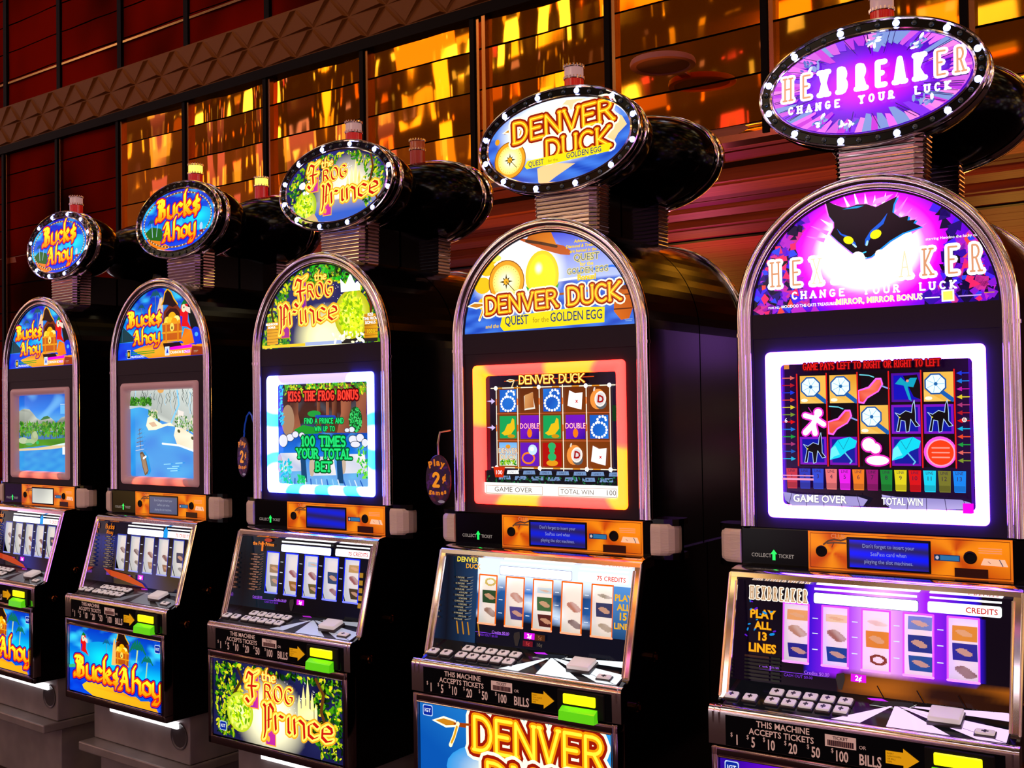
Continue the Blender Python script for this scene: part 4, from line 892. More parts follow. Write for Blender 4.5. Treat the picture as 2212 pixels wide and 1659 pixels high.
def cat_screen(A):
    A.grid(-.206, -.229, .206, .104, 40, 30, lambda x, z: mix(c('0a0210'), c('2a0448'), max(0, wob(x, z, 24) * .5 + (abs(x) - .12) * 5)))
    A.line([(-.2, -.226), (-.2, .1), (.2, .1), (.2, -.226), (-.2, -.226)], .006, c('4808a0'))
    xs = [-.165, -.098, -.030, .037, .104, .171]; zs = [.070, .004, -.066, -.133]
    A.rect(xs[0], zs[3], xs[5], zs[0], c('080208'))
    def cx(i, j): return (xs[i] + xs[i + 1]) / 2, (zs[j] + zs[j + 1]) / 2
    def sq(x, z, a_, b_): A.rect(x - .030, z - .031, x + .030, z + .031, a_); A.rect(x - .025, z - .026, x + .025, z + .026, b_)
    def mirror(i, j):
        x, z = cx(i, j); A.rect(x - .030, z - .031, x + .030, z + .031, lambda u, v: mix(c('e89820'), c('ffd060', 1.1), wob(u, v, 40, 2))); A.poly([(x - .03, z - .031), (x - .03, z - .006), (x + .012, z - .031)], c('ffc860'))
        P = [(x - .006 + .024 * math.cos(q), z + .006 + .024 * math.sin(q)) for q in [PI / 4 * k + PI / 8 for k in range(8)]]
        A.line([(x + .008, z - .012), (x + .028, z - .028)], .009, c('1060b8')); A.poly(P, c('1858a8')); A.poly([(x - .006 + (p[0] - x + .006) * .86, z + .006 + (p[1] - z - .006) * .86) for p in P], c('e0f8ff', 1.25))
        for q in range(7): A.line([(x - .006, z + .006), (x - .006 + .018 * math.cos(q * .9), z + .006 + .018 * math.sin(q * .9))], .0009, c('48b0e0'))
        A.disc(x - .005, z + .006, .004, .004, c('1868b0'), 8); A.disc(x - .02, z - .024, .008, .004, c('fff0d8', 1.2), 8)
    def foot(i, j):
        x, z = cx(i, j)
        A.poly([(x - .034, z - .032), (x - .036, z - .004), (x - .012, z + .004), (x + .004, z + .022), (x + .016, z + .022), (x + .02, z + .008), (x + .01, z - .008), (x - .014, z - .022), (x - .022, z - .034)], c('ff60e8', 1.2)); A.poly([(x - .031, z - .028), (x - .033, z - .006), (x - .01, z + .0), (x + .006, z + .018), (x + .014, z + .018), (x + .016, z + .008), (x + .008, z - .006), (x - .014, z - .018), (x - .024, z - .03)], lambda u, v: mix(c('e83018'), c('ff8068', 1.1), wob(u, v, 90)))
        A.line([(x - .03, z + .03), (x - .01, z + .028), (x + .0, z + .024)], .0025, c('70d8e8')); A.line([(x + .018, z + .004), (x + .032, z - .002)], .0035, c('90a0f0'))
    def catc(i, j):
        x, z = cx(i, j); sq(x, z, c('8010c8'), c('0010a8'))
        O = [(x - .02, z - .026), (x - .014, z + .004), (x - .022, z + .014), (x - .012, z + .01), (x, z + .018), (x + .012, z + .014), (x + .014, z + .03), (x + .018, z + .04), (x + .02, z + .012), (x + .02, z - .004), (x + .028, z - .014), (x + .02, z - .016), (x + .01, z), (x + .006, z - .026), (x - .0, z - .028), (x - .002, z - .004), (x - .01, z - .002), (x - .014, z - .026)]
        A.poly(O, c('030208')); A.line(O, .0014, c('b8d8ff'), closed=True); A.disc(x - .013, z + .004, .002, .0015, c('f0e020'), 8)
    def umb(i, j):
        x, z = cx(i, j); sq(x, z, c('7808b8'), c('0818a0'))
        A.line([(x + .0, z), (x + .018, z - .022), (x + .014, z - .027)], .003, c('68c8f0'))
        A.poly([(x - .03, z - .02), (x - .028, z + .004), (x - .012, z + .024), (x + .014, z + .031), (x + .03, z + .022), (x + .026, z + .008), (x + .008, z - .0), (x - .008, z - .014)], c('00d8f0', 1.1)); A.poly([(x - .03, z - .02), (x - .028, z + .004), (x - .018, z + .012), (x - .008, z - .008), (x - .02, z - .012)], c('70f0f8', 1.1)); A.line([(x, z + .004), (x - .012, z + .024)], .001, c('0878a0')); A.line([(x, z + .004), (x + .014, z + .031)], .001, c('0878a0'))
    def doll(i, j):
        x, z = cx(i, j)
        for s_, col in ((.0035, c('f030d0', 1.1)), (0, c('fff0f4', 1.3))):
            A.disc(x + .012, z + .016, .009 + s_, .009 + s_, col, 14); A.line([(x - .018, z + .01), (x + .004, z + .004), (x + .024, z - .01)], .011 + 2 * s_, col); A.line([(x + .008, z + .008), (x, z - .01), (x - .018, z - .028)], .013 + 2 * s_, col); A.line([(x, z - .01), (x + .004, z - .03)], .012 + 2 * s_, col)
        A.line([(x - .01, z + .028), (x + .0, z + .012)], .002, c('c020a0'))
    def raven(i, j):
        x, z = cx(i, j); sq(x, z, c('5008a0'), c('0808c0')); A.poly([(x - .005, z + .025), (x + .024, z + .027), (x + .03, z + .005), (x + .03, z - .026), (x + .016, z - .02)], c('06040c')); A.poly([(x - .022, z + .008), (x - .01, z + .022), (x, z + .012), (x + .01, z + .02), (x + .024, z + .02), (x + .016, z - .0), (x + .004, z + .002), (x + .012, z - .03), (x + .006, z - .026), (x - .004, z + .004)], c('00a8c8')); A.disc(x + .004, z + .014, .003, .003, c('ff9080'), 8)
    def salt(i, j):
        x, z = cx(i, j)
        for s_, col in ((.0035, c('e828c0', 1.1)), (0, (1.3, 1.25, 1.2))): A.disc(x - .012, z + .014, .014 + s_, .014 + s_, col, 16); A.disc(x + .002, z + .006, .011 + s_, .011 + s_, col, 14); A.disc(x + .006, z - .02, .024 + s_, .010 + s_, col, 18)
    def coin(i, j):
        x, z = cx(i, j); A.disc(x + .002, z - .001, .033, .033, c('ff50e0', 1.2), 28); A.disc(x + .003, z - .002, .029, .029, c('ffa0c8', 1.1), 28); A.disc(x + .003, z - .002, .026, .026, c('ff4010'), 28)
        for q in (-.012, -.002, .008): A.line([(x - .014, z + q), (x + .02, z + q)], .003, c('ff9888', 1.1))
    G_ = [[mirror, mirror, foot, raven, mirror], [doll, foot, mirror, catc, catc], [catc, umb, salt, umb, coin]]
    for j in range(3):
        for i in range(5): G_[j][i](i, j)
    for x in xs: A.line([(x, zs[0] + .002), (x, zs[3])], .003, c('e81818'))
    cols = ['e86860', 'b81828', '1838e8', 'f04828', 'e8d030', '80982c', 'e81010', '1878e8', '18a040', 'b03878', '1858c0', '10b8e8', 'c818a8']
    for k in range(12):
        z = .064 - k * .0165; col = c(cols[k])
        A.line([(-.198, z), (-.176, z)], .0022, col); A.poly([(-.18, z + .005), (-.169, z), (-.18, z - .005)], col)
        A.line([(.182, z), (.2, z)], .0022, c(cols[(k * 5 + 2) % 13])); A.poly([(.186, z + .005), (.175, z), (.186, z - .005)], c(cols[(k * 5 + 2) % 13]))
    A.text('6', -.19, -.036, .010, WH); A.disc(.19, -.033, .005, .005, c('e8e8e8'), 10); A.text('6', .19, -.036, .008, c('c01010'))
    pc = ['d03048', '2838c0', '2848d8', 'f07878', 'f018f0', 'f88018', '981070', '108830', 'e8d818', 'e01010', '10d8f8', '7a7828', '1088f8']
    for k in range(13):
        x = -.192 + k * .0298; A.poly([(x, -.139), (x + .026, -.139), (x + .0245, -.184), (x + .003, -.184)], c(pc[k])); A.rect(x + .002, -.17, x + .024, -.182, lambda u, v, q=c(pc[k]): mix(q, (0, 0, 0), .35))
        A.text('LINE', x + .013, -.147, .006, c('301840'), sx=.9); A.text(str(k + 1), x + .013, -.16, .009, c('301840'))
    A.rect(-.2, -.156, -.128, -.1535, c('f8a0c8')); A.rect(-.2, -.165, -.128, -.1605, c('f8a0c8'))
    for x0, x1 in ((-.198, -.01), (.02, .2)):
        A.poly([(x0, -.192), (x0 + .03, -.196), (x1 - .02, -.198), (x1, -.204), (x1 - .01, -.218), (x0 + .02, -.222), (x0 + .004, -.21)], lambda u, v: mix(c('3838a0'), c('d8c8ff', 1.1), wob(u, v * 3, 50)))
        for k in range(5): A.line([(x0 + .02 + k * .036, -.193), (x0 + .012 + k * .04, -.222)], .0012, c('18083a'))
    A.text('GAME OVER', -.115, -.213, .016, WH, sx=.95, bold=.02, edge=c('18083a'), eb=.03); A.text('TOTAL WIN', .062, -.213, .015, WH, sx=.72, bold=.02, edge=c('18083a'), eb=.03)
    A.rect(.184, -.228, .205, -.205, c('ff00e8', 1.1)); A.rect(-.19, .084, -.178, .094, c('e08838'))
    A.glyphs('GAME PAYS LEFT TO RIGHT OR RIGHT TO LEFT.'.replace('.', ''), .0, .081, .0135, [(.16, c('600408')), (0, c('f01818'))], w=.16, gap=.2, sx=.72, serif=.06)
def cat_glass(A, win):
    glass_bg(A, win, lambda x, z: (stops(abs(x - .03) / .16, (0, c('ffb0f0', 1.1)), (.5, c('b020ff')), (1, c('3008d8'))) if z > -.14 and -.13 < x < .222 else c('060210')) if not (z < -.13 and x > -.06) else mix(c('2a0c02'), c('e07818'), max(0, wob(x, z * 4, 20, 2) - .35) * .9))
    for k, ch in enumerate('HEXBREAKER'): A.glyphs(ch, -.258 + k * .0136, .004, .026, [(.04, c('fff0e0', 1.1 + .2 * (k > 5))), (-.05, c('c89868'))], w=.2, sx=.34, serif=.05)
    for t, z, h in (('PLAY', -.038, .018), ('ALL', -.062, .016), ('13', -.086, .017), ('LINES', -.112, .018)): A.text(t, -.231, z, h, c('ffb010', 1.05), bold=.03, edge=c('a05808'), eb=.03)
    for k in range(7):
        A.rect(-.272, -.125 - k * .008, -.215, -.1205 - k * .008, c('201c18' if k else '3a2018')); A.rect(-.21, -.125 - k * .008, -.19, -.1205 - k * .008, c('1c2018'))
    for x in (.02, .1, .18): A.line([(x, -.155), (x + .02, -.188)], .0025, c('100404'))
    A.scatter(14, in_rect(-.27, -.1, -.2, .0), .006, [c('0890e0'), c('6018d0')], 5, layers=1)
    credit_band(A, WH, 'd02018', 'CREDITS')
def cat_belly(A):
    A.grid(-.285, -.985, .285, -.748, 30, 20, lambda x, z: stops(math.hypot(x, z + .866) / .2, (0, c('ff40ff', 1.1)), (.6, c('8800ff')), (1.4, c('3008a0'))))
    for k, ch in enumerate('HEXBREAKER'): A.glyphs(ch, -.23 + k * .051, -.89, .07, [(.1, (1.8, 1.7, 1.8)), (-.06, c('e09a70'))], w=.18, sx=.72, serif=.1)
    logo(A, -.258, -.768)
def bay_screen(A):
    "a calm blue bay with cliffs, trees and a pale rock"
    def bg(x, z):
        if z > -.01: return mix(stops((z + .01) / .11, (0, c('58b0f0')), (.4, c('1080f0')), (1, c('0058d0'))), c('78c8ff'), max(0, wob(x, z * 2, 30, 2) - .55) * 1.6)
        return mix(c('1088e8'), c('40b8f0'), wob(x, z * 3, 60) * .5 + max(0, -z - .12) * 2)
    A.grid(-.206, -.229, .206, .104, 40, 50, bg)
    A.poly([(-.206, -.05), (-.206, .03), (-.185, .035), (-.165, .04), (-.12, .037), (-.09, .02), (-.06, .0), (-.03, -.01), (.0, .005), (.03, .008), (.06, -.002), (.1, -.02), (.14, .0), (.17, .005), (.206, -.005), (.206, -.06)], lambda u, v: mix(c('687068'), c('d8e0d0'), wob(u * 2.5, v * .4, 90, 1)))
    A.poly([(-.03, -.01), (.0, .005), (.03, .008), (.055, -.002), (.02, -.006)], c('307838'))
    A.rect(-.206, -.09, .206, -.06, c('3878b8'))
    A.scatter(420, in_rect(-.2, -.075, .2, -.02), .011, [c('18700c'), c('30980c'), c('58b818'), c('207818'), c('789c30')], 4, layers=3)
    for x in (-.06, .0, .05, .1, .15): A.line([(x, -.05), (x + .004, -.1)], .004, c('5a4a28'))
    A.poly([(-.206, -.085), (.0, -.09), (.206, -.08), (.206, -.118), (.0, -.115), (-.206, -.13)], lambda u, v: mix(c('287010'), c('58a818'), wob(u, v, 50)))
    A.poly([(-.206, -.13), (-.05, -.125), (.1, -.112), (.206, -.10), (.206, -.118), (.05, -.13), (-.206, -.14)], c('e8d0a0', 1.05)); A.poly([(.06, -.115), (.206, -.098), (.206, -.112)], c('d8f0f0', 1.1))
    A.disc(-.075, -.08, .03, .022, c('a8b888'), 16); A.disc(-.07, -.07, .018, .015, c('b8c898'), 14); A.disc(-.17, -.095, .04, .014, c('c0d0a8'), 16); A.disc(-.11, -.1, .04, .012, c('a8c890'), 16)
    A.disc(-.05, -.103, .012, .008, c('18c060'), 10); A.disc(-.12, -.11, .03, .006, c('50b068'), 10)
    A.rect(.135, .015, .19, .05, c('68c0ff')); A.rect(.135, .052, .19, .055, c('c0e8ff')); A.rect(.15, -.15, .2, -.118, c('e8f8ff', 1.2))
def ship_screen(A):
    "blue water under cliffs with a small sailing ship"
    A.grid(-.206, -.229, .206, .104, 40, 50, lambda x, z: mix(mix(c('0078e8'), c('38b8f8'), wob(x, z * 2, 34) * .6 + .2), c('60c8ff'), max(0, .12 + z) * 2.))
    A.poly([(-.206, .104), (.206, .104), (.206, -.075), (.15, -.05), (.1, -.055), (.05, -.03), (-.02, -.015), (-.07, .0), (-.1, .035), (-.206, .04)], lambda u, v: mix(c('788080'), c('e8f0e8', 1.1), wob(u * 1.5, v * .3, 130, 2)))
    rn = random.Random(4)
    for k in range(34):
        x = rn.uniform(-.19, .195); zt = .1 - rn.uniform(0, .02); L = rn.uniform(.03, .09); P = [(x + .006 * math.sin(j * 1.7 + k), zt - L * j / 5) for j in range(6)]
        if x < -.05: P = [(a_, max(.06, b_)) for a_, b_ in P]
        A.line(P, .0022, c(['304040', '586868', 'a8e0ff', '88a0a0', '404840'][k % 5]))
    A.disc(-.01, .095, .02, .012, c('f0b060'), 12); A.line([(.09, .09), (.1, .04), (.07, .0), (.05, -.03)], .008, c('80d0ff', 1.1))
    A.scatter(150, in_rect(-.2, .04, -.07, .068), .009, [c('287010'), c('409820'), c('185818'), c('60b830')], 4, layers=2)
    A.poly([(-.206, .04), (-.07, .035), (-.075, .024), (-.14, .034), (-.206, .028)], c('c8d8d8'))
    A.scatter(90, in_rect(-.085, -.01, -.03, .02), .007, [c('307828'), c('50a040'), c('f0e8c0')], 6, layers=2); A.scatter(110, in_rect(.08, -.06, .2, .0), .008, [c('307828'), c('60a850'), c('e8e8c8')], 7, layers=2)
    A.poly([(-.09, -.005), (-.1, -.035), (-.085, -.052), (-.04, -.05), (.03, -.035), (.075, -.038), (.05, -.025), (-.0, -.03), (-.04, -.015), (-.07, -.0)], c('fff0d0', 1.15)); A.poly([(-.085, -.025), (-.06, -.04), (-.03, -.036), (-.05, -.02)], c('e8c0a0'))
    A.poly([(.08, -.04), (.12, -.045), (.2, -.075), (.206, -.125), (.17, -.125), (.09, -.105), (.07, -.07)], lambda u, v: mix(c('e8c898'), c('fff8e8', 1.2), wob(u, v, 40))); A.line([(.0, -.1), (.1, -.106), (.2, -.128)], .007, c('e8ffff', 1.2))
    for x, z in ((-.02, -.015), (.1, -.055), (.18, -.08)): A.disc(x, z, .009, .006, c('384828'), 10, -.4)
    A.line([(.1, .02), (.1, -.04)], .002, WH); A.poly([(.1, .02), (.13, .014), (.128, -.002), (.1, .002)], c('ffe8e0', 1.1))
    for x, z, w_ in ((.06, -.19, .03), (.08, -.182, .02), (.07, -.198, .02), (.1, -.17, .02), (.03, -.175, .02)): A.line([(x - w_, z), (x + w_, z + .002)], .003, c('90e0ff', 1.1))
    A.poly([(-.14, -.135), (-.122, -.13), (-.102, -.15), (-.085, -.2), (-.092, -.212), (-.108, -.218), (-.122, -.19)], c('604838')); A.poly([(-.134, -.14), (-.124, -.138), (-.104, -.16), (-.09, -.2), (-.106, -.212), (-.12, -.185)], c('a08068'))
    for x, z0, z1 in ((-.135, -.115, -.045), (-.13, -.14, -.09)): A.line([(x, z0), (x - .006, z1)], .002, c('483828'))
    for k in range(6): z = -.05 - k * .015; w_ = .009 + k * .0035; A.line([(-.138 - w_, z - .002), (-.138 + w_, z + .004)], .0024, c('d0d8e0') if k > 3 else c('705850'))
    A.line([(-.115, -.155), (-.1, -.148)], .008, WH)
# ---------------------------------------------------------------- light colours of the screen surrounds: t runs once round, from the lower left corner clockwise
def glow_unlit(t, side, p):
    col = (.15, .055, .06)  # faint emission in place of room light falling on the unlit guide
    if side == 'bottom' and .12 < p < .95: 
        k = .5 + .5 * math.cos((p - .5) * 3 * 2 * PI); return mix((.45, .06, .05), (1.3, .22, .12), k) if abs(p - .5) < .36 else mix(col, (.4, .05, .04), .5)
    return col
def glow_blue(t, side, p):
    cy, wh = (.0, 1.02, 14.0), (1.6, 2.2, 40.0)
    if side == 'bottom': return wh if math.sin(p * 5.2 * PI * 1.25) > -.1 else cy
    if side == 'left': return wh if (p > .72 or .3 < p < .56 or p < .2) else cy
    if side == 'right': return wh if (p > .68 or .38 < p < .56 or p < .2) else cy
    return wh if p > .8 or p < .08 else (.75, .62, 2.4)
def glow_red(t, side, p):
    rd, ye = (10, .12, .09), (8, .72, .0)
    e = lambda x, a_, b_: max(0, min(1, (x - a_) / .04)) * max(0, min(1, (b_ - x) / .04))
    f = {'left': e(p, .56, 1.1), 'top': e(p, .48, .86) + e(p, -.1, .08), 'right': e(p, -.1, .42), 'bottom': e(p, .12, .46) + e(p, .93, 1.1)}[side]
    return mix(rd, ye, f)
def glow_violet(t, side, p): return (5., 1.15, 34.0)
# ================================================================== a slot machine, built of its parts
def arch(r, zs=.2, zb=-.274, n=40, ex=0.):
    return [(-r, zb + ZC)] + [(r * math.cos(PI - PI * k / n), ZC + zs + r * math.sin(PI - PI * k / n)) for k in range(n + 1)] + [(r, zb + ZC)]
def me_cabinet():
    m = MB()
    A0 = arch(.288, zb=-.36); m.prism(A0, 'y', .032, .318)
    m.loft([[(x, y, z) for x, z in arch(.288, zb=-.36)] for y in (.004, .034)], closed=False, cap=False)
    # the deep lower cabinet, open at the front where the reels are
    def zz(P): return [(y, z + ZC) for y, z in P]
    side = zz([(.318, -.36), (.0, -.36), (-.052, -.366), (-.124, -.627), (-.165, -.645), (-.183, -.66), (-.185, -1.015), (.318, -1.015)])
    for a_, b_ in ((-.298, -.286), (.286, .298)): m.prism(side, 'x', a_, b_)
    m.box(-.286, .286, .11, .318, ZC - 1.015, ZC - .362)
    m.prism(zz([(.11, -.62), (-.075, -.62), (-.16, -.652), (-.18, -.66), (-.182, -1.015), (.11, -1.015)]), 'x', -.286, .286)
    m.box(-.286, .286, -.04, .11, ZC - .374, ZC - .36)
    return m.mesh('cabinet', MT['black'])
def me_base():
    m = MB(); m.rbox(-.29, .29, -.09, .30, ZC - 1.18, ZC - 1.014, .004); m.rbox(-.296, .296, -.15, .31, ZC - 1.215, ZC - 1.182, .005); m.rbox(-.28, .28, -.07, .30, .0, ZC - 1.215, .004)
    return m.mesh('base', MT['grey'])
def me_handle():
    m = MB(); m.lathe([(.0001, -.001), (.042, -.001), (.046, .002), (.046, .004), (.040, .003), (.038, .0015), (.0001, .0015)], 0, 0, 0, 28, 'y'); return m.mesh('handle_recess', MT['keyside'], True)
def me_trim():
    m = MB()
    for r, t, y in ((.289, .0125, -.002), (.2725, .006, -.003)):
        n = 48; P = [(-r, y, ZC - .272), (-r, y, ZC - .1), (-r, y, ZC + .05)] + [(r * math.cos(PI - PI * k / n), y, ZC + .2 + r * math.sin(PI - PI * k / n)) for k in range(n + 1)] + [(r, y, ZC + .05), (r, y, ZC - .1), (r, y, ZC - .272)]
        m.tube(P, t, 12)
    for x in (-.289, .289): m.lathe([(.0145, -.004), (.0145, .004)], x, -.002, ZC + .165, 14)
    return m.mesh('arch_trim', MT['chrome'], True)
def me_face():
    m = MB(); out = [(x, z) for x, z in arch(.278)]; inn = [(x, z) for x, z in arch(.2635)]
    # lip round the marquee, then the flat black face with the screen opening
    y0, y1 = .006, -.004
    zl = ZC + .2105
    n = len(out)
    rings = [[(p[0], y, p[1]) for p in q] for q, y in ((out, y0), (out, y1), (inn, y1), (inn, y0))]
    m.loft(rings, closed=False, cap=False)
    def fr(x0, x1, z0, z1): m.box(x0, x1, -.001, .006, ZC + z0, ZC + z1)
    fr(-.264, -.212, -.274, .2105); fr(.212, .264, -.274, .2105); fr(-.212, .212, .108, .2105); fr(-.212, .212, -.274, -.233)
    m.box(-.264, .264, -.003, -.001, ZC + .155, ZC + .2105)
    m.box(-.22, .22, .02, .03, ZC - .24, ZC + .115)
    return m.mesh('face_panel', MT['face'])
def frame_mesh(fn):
    "screen surround: a rounded light guide; its colour is what its lamps give off, plus painted room light where unlit"
    x0, x1, z0, z1 = -.235, .235, -.251, .124; V = []; F = []; K = []
    prof = [(.0, .001), (.001, -.006), (.005, -.011), (.012, -.012), (.021, -.0105), (.0265, -.005), (.0285, .006), (.029, .016)]
    rc = .012; loop = []
    def seg(a_, b_, side, n):
        for k in range(n): t = k / n; loop.append((a_[0] + (b_[0] - a_[0]) * t, a_[1] + (b_[1] - a_[1]) * t, side, t))
    def corner(cx, cz, a0, side, side2):
        for k in range(6): q = math.radians(a0 - 90 * k / 6); loop.append((cx + rc * math.cos(q), cz + rc * math.sin(q), side if k < 3 else side2, .99 if k < 3 else .01))
    seg((x0, z0 + rc), (x0, z1 - rc), 'left', 34); corner(x0 + rc, z1 - rc, 180, 'left', 'top')
    seg((x0 + rc, z1), (x1 - rc, z1), 'top', 40); corner(x1 - rc, z1 - rc, 90, 'top', 'right')
    seg((x1, z1 - rc), (x1, z0 + rc), 'right', 34); corner(x1 - rc, z0 + rc, 0, 'right', 'bottom')
    seg((x1 - rc, z0), (x0 + rc, z0), 'bottom', 40); corner(x0 + rc, z0 + rc, -90, 'bottom', 'left')
    n = len(loop); cxm, czm = (x0 + x1) / 2, (z0 + z1) / 2
    for x, z, sd, t in loop:
        sx = (x - cxm) / (x1 - cxm); sz = (z - czm) / (z1 - czm)
        for d, y in prof:
            V.append((cxm + sx * (x1 - cxm - d), y, ZC + czm + sz * (z1 - czm - d)))
    m_ = len(prof)
    for k in range(n):
        for j in range(m_ - 1):
            a_, b_ = k * m_ + j, ((k + 1) % n) * m_ + j; F.append((a_, b_, b_ + 1, a_ + 1))
    me = bpy.data.meshes.new('screen_surround'); me.from_pydata(V, [], F); me.materials.append(TUBE); me.shade_smooth()
    at = me.color_attributes.new('Col', 'FLOAT_COLOR', 'CORNER'); buf = []
    cache = [fn(0, sd, {'left': t, 'top': t, 'right': 1 - t, 'bottom': 1 - t}[sd]) for x, z, sd, t in loop]
    for f_ in F:
        for v_ in f_: q = cache[v_ // m_]; buf += [q[0], q[1], q[2], 1.]
    at.data.foreach_set('color', buf); return me
def me_speaker():
    m = MB(); prof = [(.300, -.012), (.326, -.010), (.344, -.002), (.355, .010), (.359, .026), (.358, .042), (.300, .042)]
    z0, z1 = ZC - .357, ZC - .281
    rings = []
    for z, s in ((z0, .86), (z0 + .006, .97), (z0 + .012, 1.), (z1 - .012, 1.), (z1 - .006, .97), (z1, .86)): rings.append([(.300 + (x - .300) * s, .015 + (y - .015) * s, z) for x, y in prof])
    m.loft(rings)
    return m.mesh('speaker', MT['silver'], False)
def me_speaker_body():
    m = MB(); prof = [(.296, .0), (.330, .002), (.350, .008), (.362, .02), (.366, .04), (.362, .07), (.296, .08)]
    for z0, z1 in ((-.368, -.352), (-.286, -.270)): m.prism(prof, 'z', ZC + z0, ZC + z1)
    m.prism([(.296, .01), (.33, .012), (.346, .03), (.35, .07), (.296, .07)], 'z', ZC - .352, ZC - .286)
    return m.mesh('speaker_housing', MT['black'])
def mirror_x(me):
    k = me.name + '_m'
    def f():
        n = me.copy()
        for v_ in n.vertices: v_.co.x *= -1
        n.flip_normals(); return n
    return shared(k, f)
def me_strip():
    m = MB(); m.rbox(-.300, .300, -.006, .02, ZC - .364, ZC - .2745, .003); return m.mesh('ticket_panel', MT['black'])
def art_ticket():
    A = Art((0, -.0065, ZC), step=6e-5)
    g = c('a89890', .8); A.text('COLLECT', -.252, -.341, .0085, g, sx=.9, bold=.01); A.text('TICKET', -.194, -.341, .0085, g, sx=.9, bold=.01)
    A.poly([(-.226, -.347), (-.226, -.333), (-.230, -.333), (-.2225, -.323), (-.215, -.333), (-.219, -.333), (-.219, -.347)], c('20ff60', 1.3)); A.disc(-.2215, -.3625, .004, .0015, c('20e050'), 8)
    return A.mesh('ticket_lettering', LIT)
def art_player(kind):
    A = Art((0, -.0065, ZC), step=6e-5)
    def br(x, z):
        q = math.atan2(z + .32, x + .09) * 3; q2 = math.atan2(z + .31, x - .165) * 3
        t = .5 + .5 * math.sin(q) * (1 if x < .03 else 0) + .5 * math.sin(q2 + 1) * (1 if x >= .03 else 0)
        return mix(c('c03c04'), c('ff9a10'), t * .85 + .1)
    A.grid(-.143, -.3605, .277, -.2765, 70, 14, br)
    A.frame(-.138, -.356, .272, -.281, .0012, c('702408')); A.frame(-.142, -.3595, .276, -.2775, .002, c('e87818'))
    A.disc(-.113, -.320, .0125, .0125, c('401004'), 20); A.disc(.196, -.316, .0135, .0135, c('401004'), 20)
    A.text('CLUB', -.076, -.290, .009, c('d08850'), bold=.01, rot=-.03)
    A.line([(-.108, -.305), (-.098, -.297), (-.085, -.293), (-.07, -.295), (-.056, -.29)], .004, c('5a3c28')); A.line([(-.1, -.302), (-.085, -.3), (-.06, -.3)], .004, c('684830')); A.line([(-.085, -.3), (-.09, -.31)], .002, c('5a3c28'))
    A.rect(.125, -.326, .176, -.313, c('0c3058')); A.rect(.137, -.3245, .174, -.3145, c('2878b0')); A.disc(.131, -.3195, .0035, .004, c('c0c8d0'), 10)
    for k in range(3): A.line([(.213, -.296 - k * .0045), (.256, -.296 - k * .0045)], .0022, c('f0a068'))
    A.poly([(.222, -.316), (.262, -.317), (.268, -.331), (.216, -.330)], c('ffd0a8')); A.line([(.23, -.322), (.235, -.326)], .001, c('704020')); A.line([(.252, -.318), (.258, -.33)], .002, c('485868'))
    A.rect(.165, -.3575, .230, -.3385, c('2c0c04'))
    return A.mesh('player_print', PRINT2)
def art_lcd(kind):
    A = Art((0, -.0085, ZC), step=6e-5); x0, x1, z0, z1 = -.055, .116, -.3525, -.2885
    A.rect(x0, z0, x1, z1, c('0a0a18'))
    x0 += .004; x1 -= .002; z0 += .002; z1 -= .003
    if kind == 'white': A.grid(x0, z0, x1, z1, 20, 6, lambda x, z: mix(c('707878'), c('e8e8d8', 1.2), .3 + .7 * max(0, wob(x, z, 18, 1))))
    elif kind == 'grey': A.grid(x0, z0, x1, z1, 10, 4, lambda x, z: mix(c('384870'), c('485888'), wob(x, z, 30)))
    else:
        A.grid(x0, z0, x1, z1, 10, 24, lambda x, z: mix(c('282060'), c('0818ff') if kind == 'bright' else c('1020d8'), .5 + .5 * math.sin((z + x * .05) * 190 + (2 if kind == 'plain' else 0))))
    if kind not in ('white', 'plain'):
        for k, t in enumerate(("Don't forget to insert your", 'SeaPass card when', 'playing the slot machines.')): A.text(t, (x0 + x1) / 2, -.3075 - k * .0165, .0085, c('9098d0') if kind != 'grey' else c('98a0b8'), sx=.82)
    return A.mesh('lcd', LIT)
def me_lcdframe():
    m = MB(); m.rbox(-.058, .119, -.0075, .0, ZC - .3555, ZC - .2855, .002); return m.mesh('display_frame', MT['matte'])
def me_ring():
    m = MB(); m.lathe([(.0085, .0), (.0085, .002), (.0105, .003), (.0125, .002), (.0125, .0)], 0, 0, 0, 20, 'y'); m.lathe([(.0085, .0005), (.0085, .001)], 0, 0, 0, 20, 'y'); return m.mesh('card_ring', MT['matte'], True)
def me_hood():
    "polished frame round the reel window, its inner side walls polished too"
    m = MB()
    def zz(P): return [(y, z + ZC) for y, z in P]
    bar = zz([(.0, -.3605), (-.03, -.3605), (-.058, -.364), (-.066, -.370), (-.069, -.380), (-.062, -.386), (-.03, -.386), (.0, -.384)])
    m.prism(bar, 'x', -.3035, .3035)
    for s in (-1, 1):
        a_, b_ = sorted((s * .2865, s * .304)); m.prism(zz([(-.062, -.372), (-.0675, -.376), (-.137, -.628), (-.148, -.640), (-.128, -.636), (-.046, -.386)]), 'x', a_, b_)
        m.tube([(s * .286, y, z + ZC) for y, z in ((-.0715, -.388), (-.138, -.629))], .0035, 8); m.tube([(s * .3035, y, z + ZC) for y, z in ((-.066, -.372), (-.139, -.632))], .003, 8)
        a_, b_ = sorted((s * .2855, s * .2865)); m.prism(zz([(-.03, -.384), (-.068, -.386), (-.134, -.628), (-.03, -.604)]), 'x', a_, b_)
    return m.mesh('reel_hood', MT['chrome'], True)
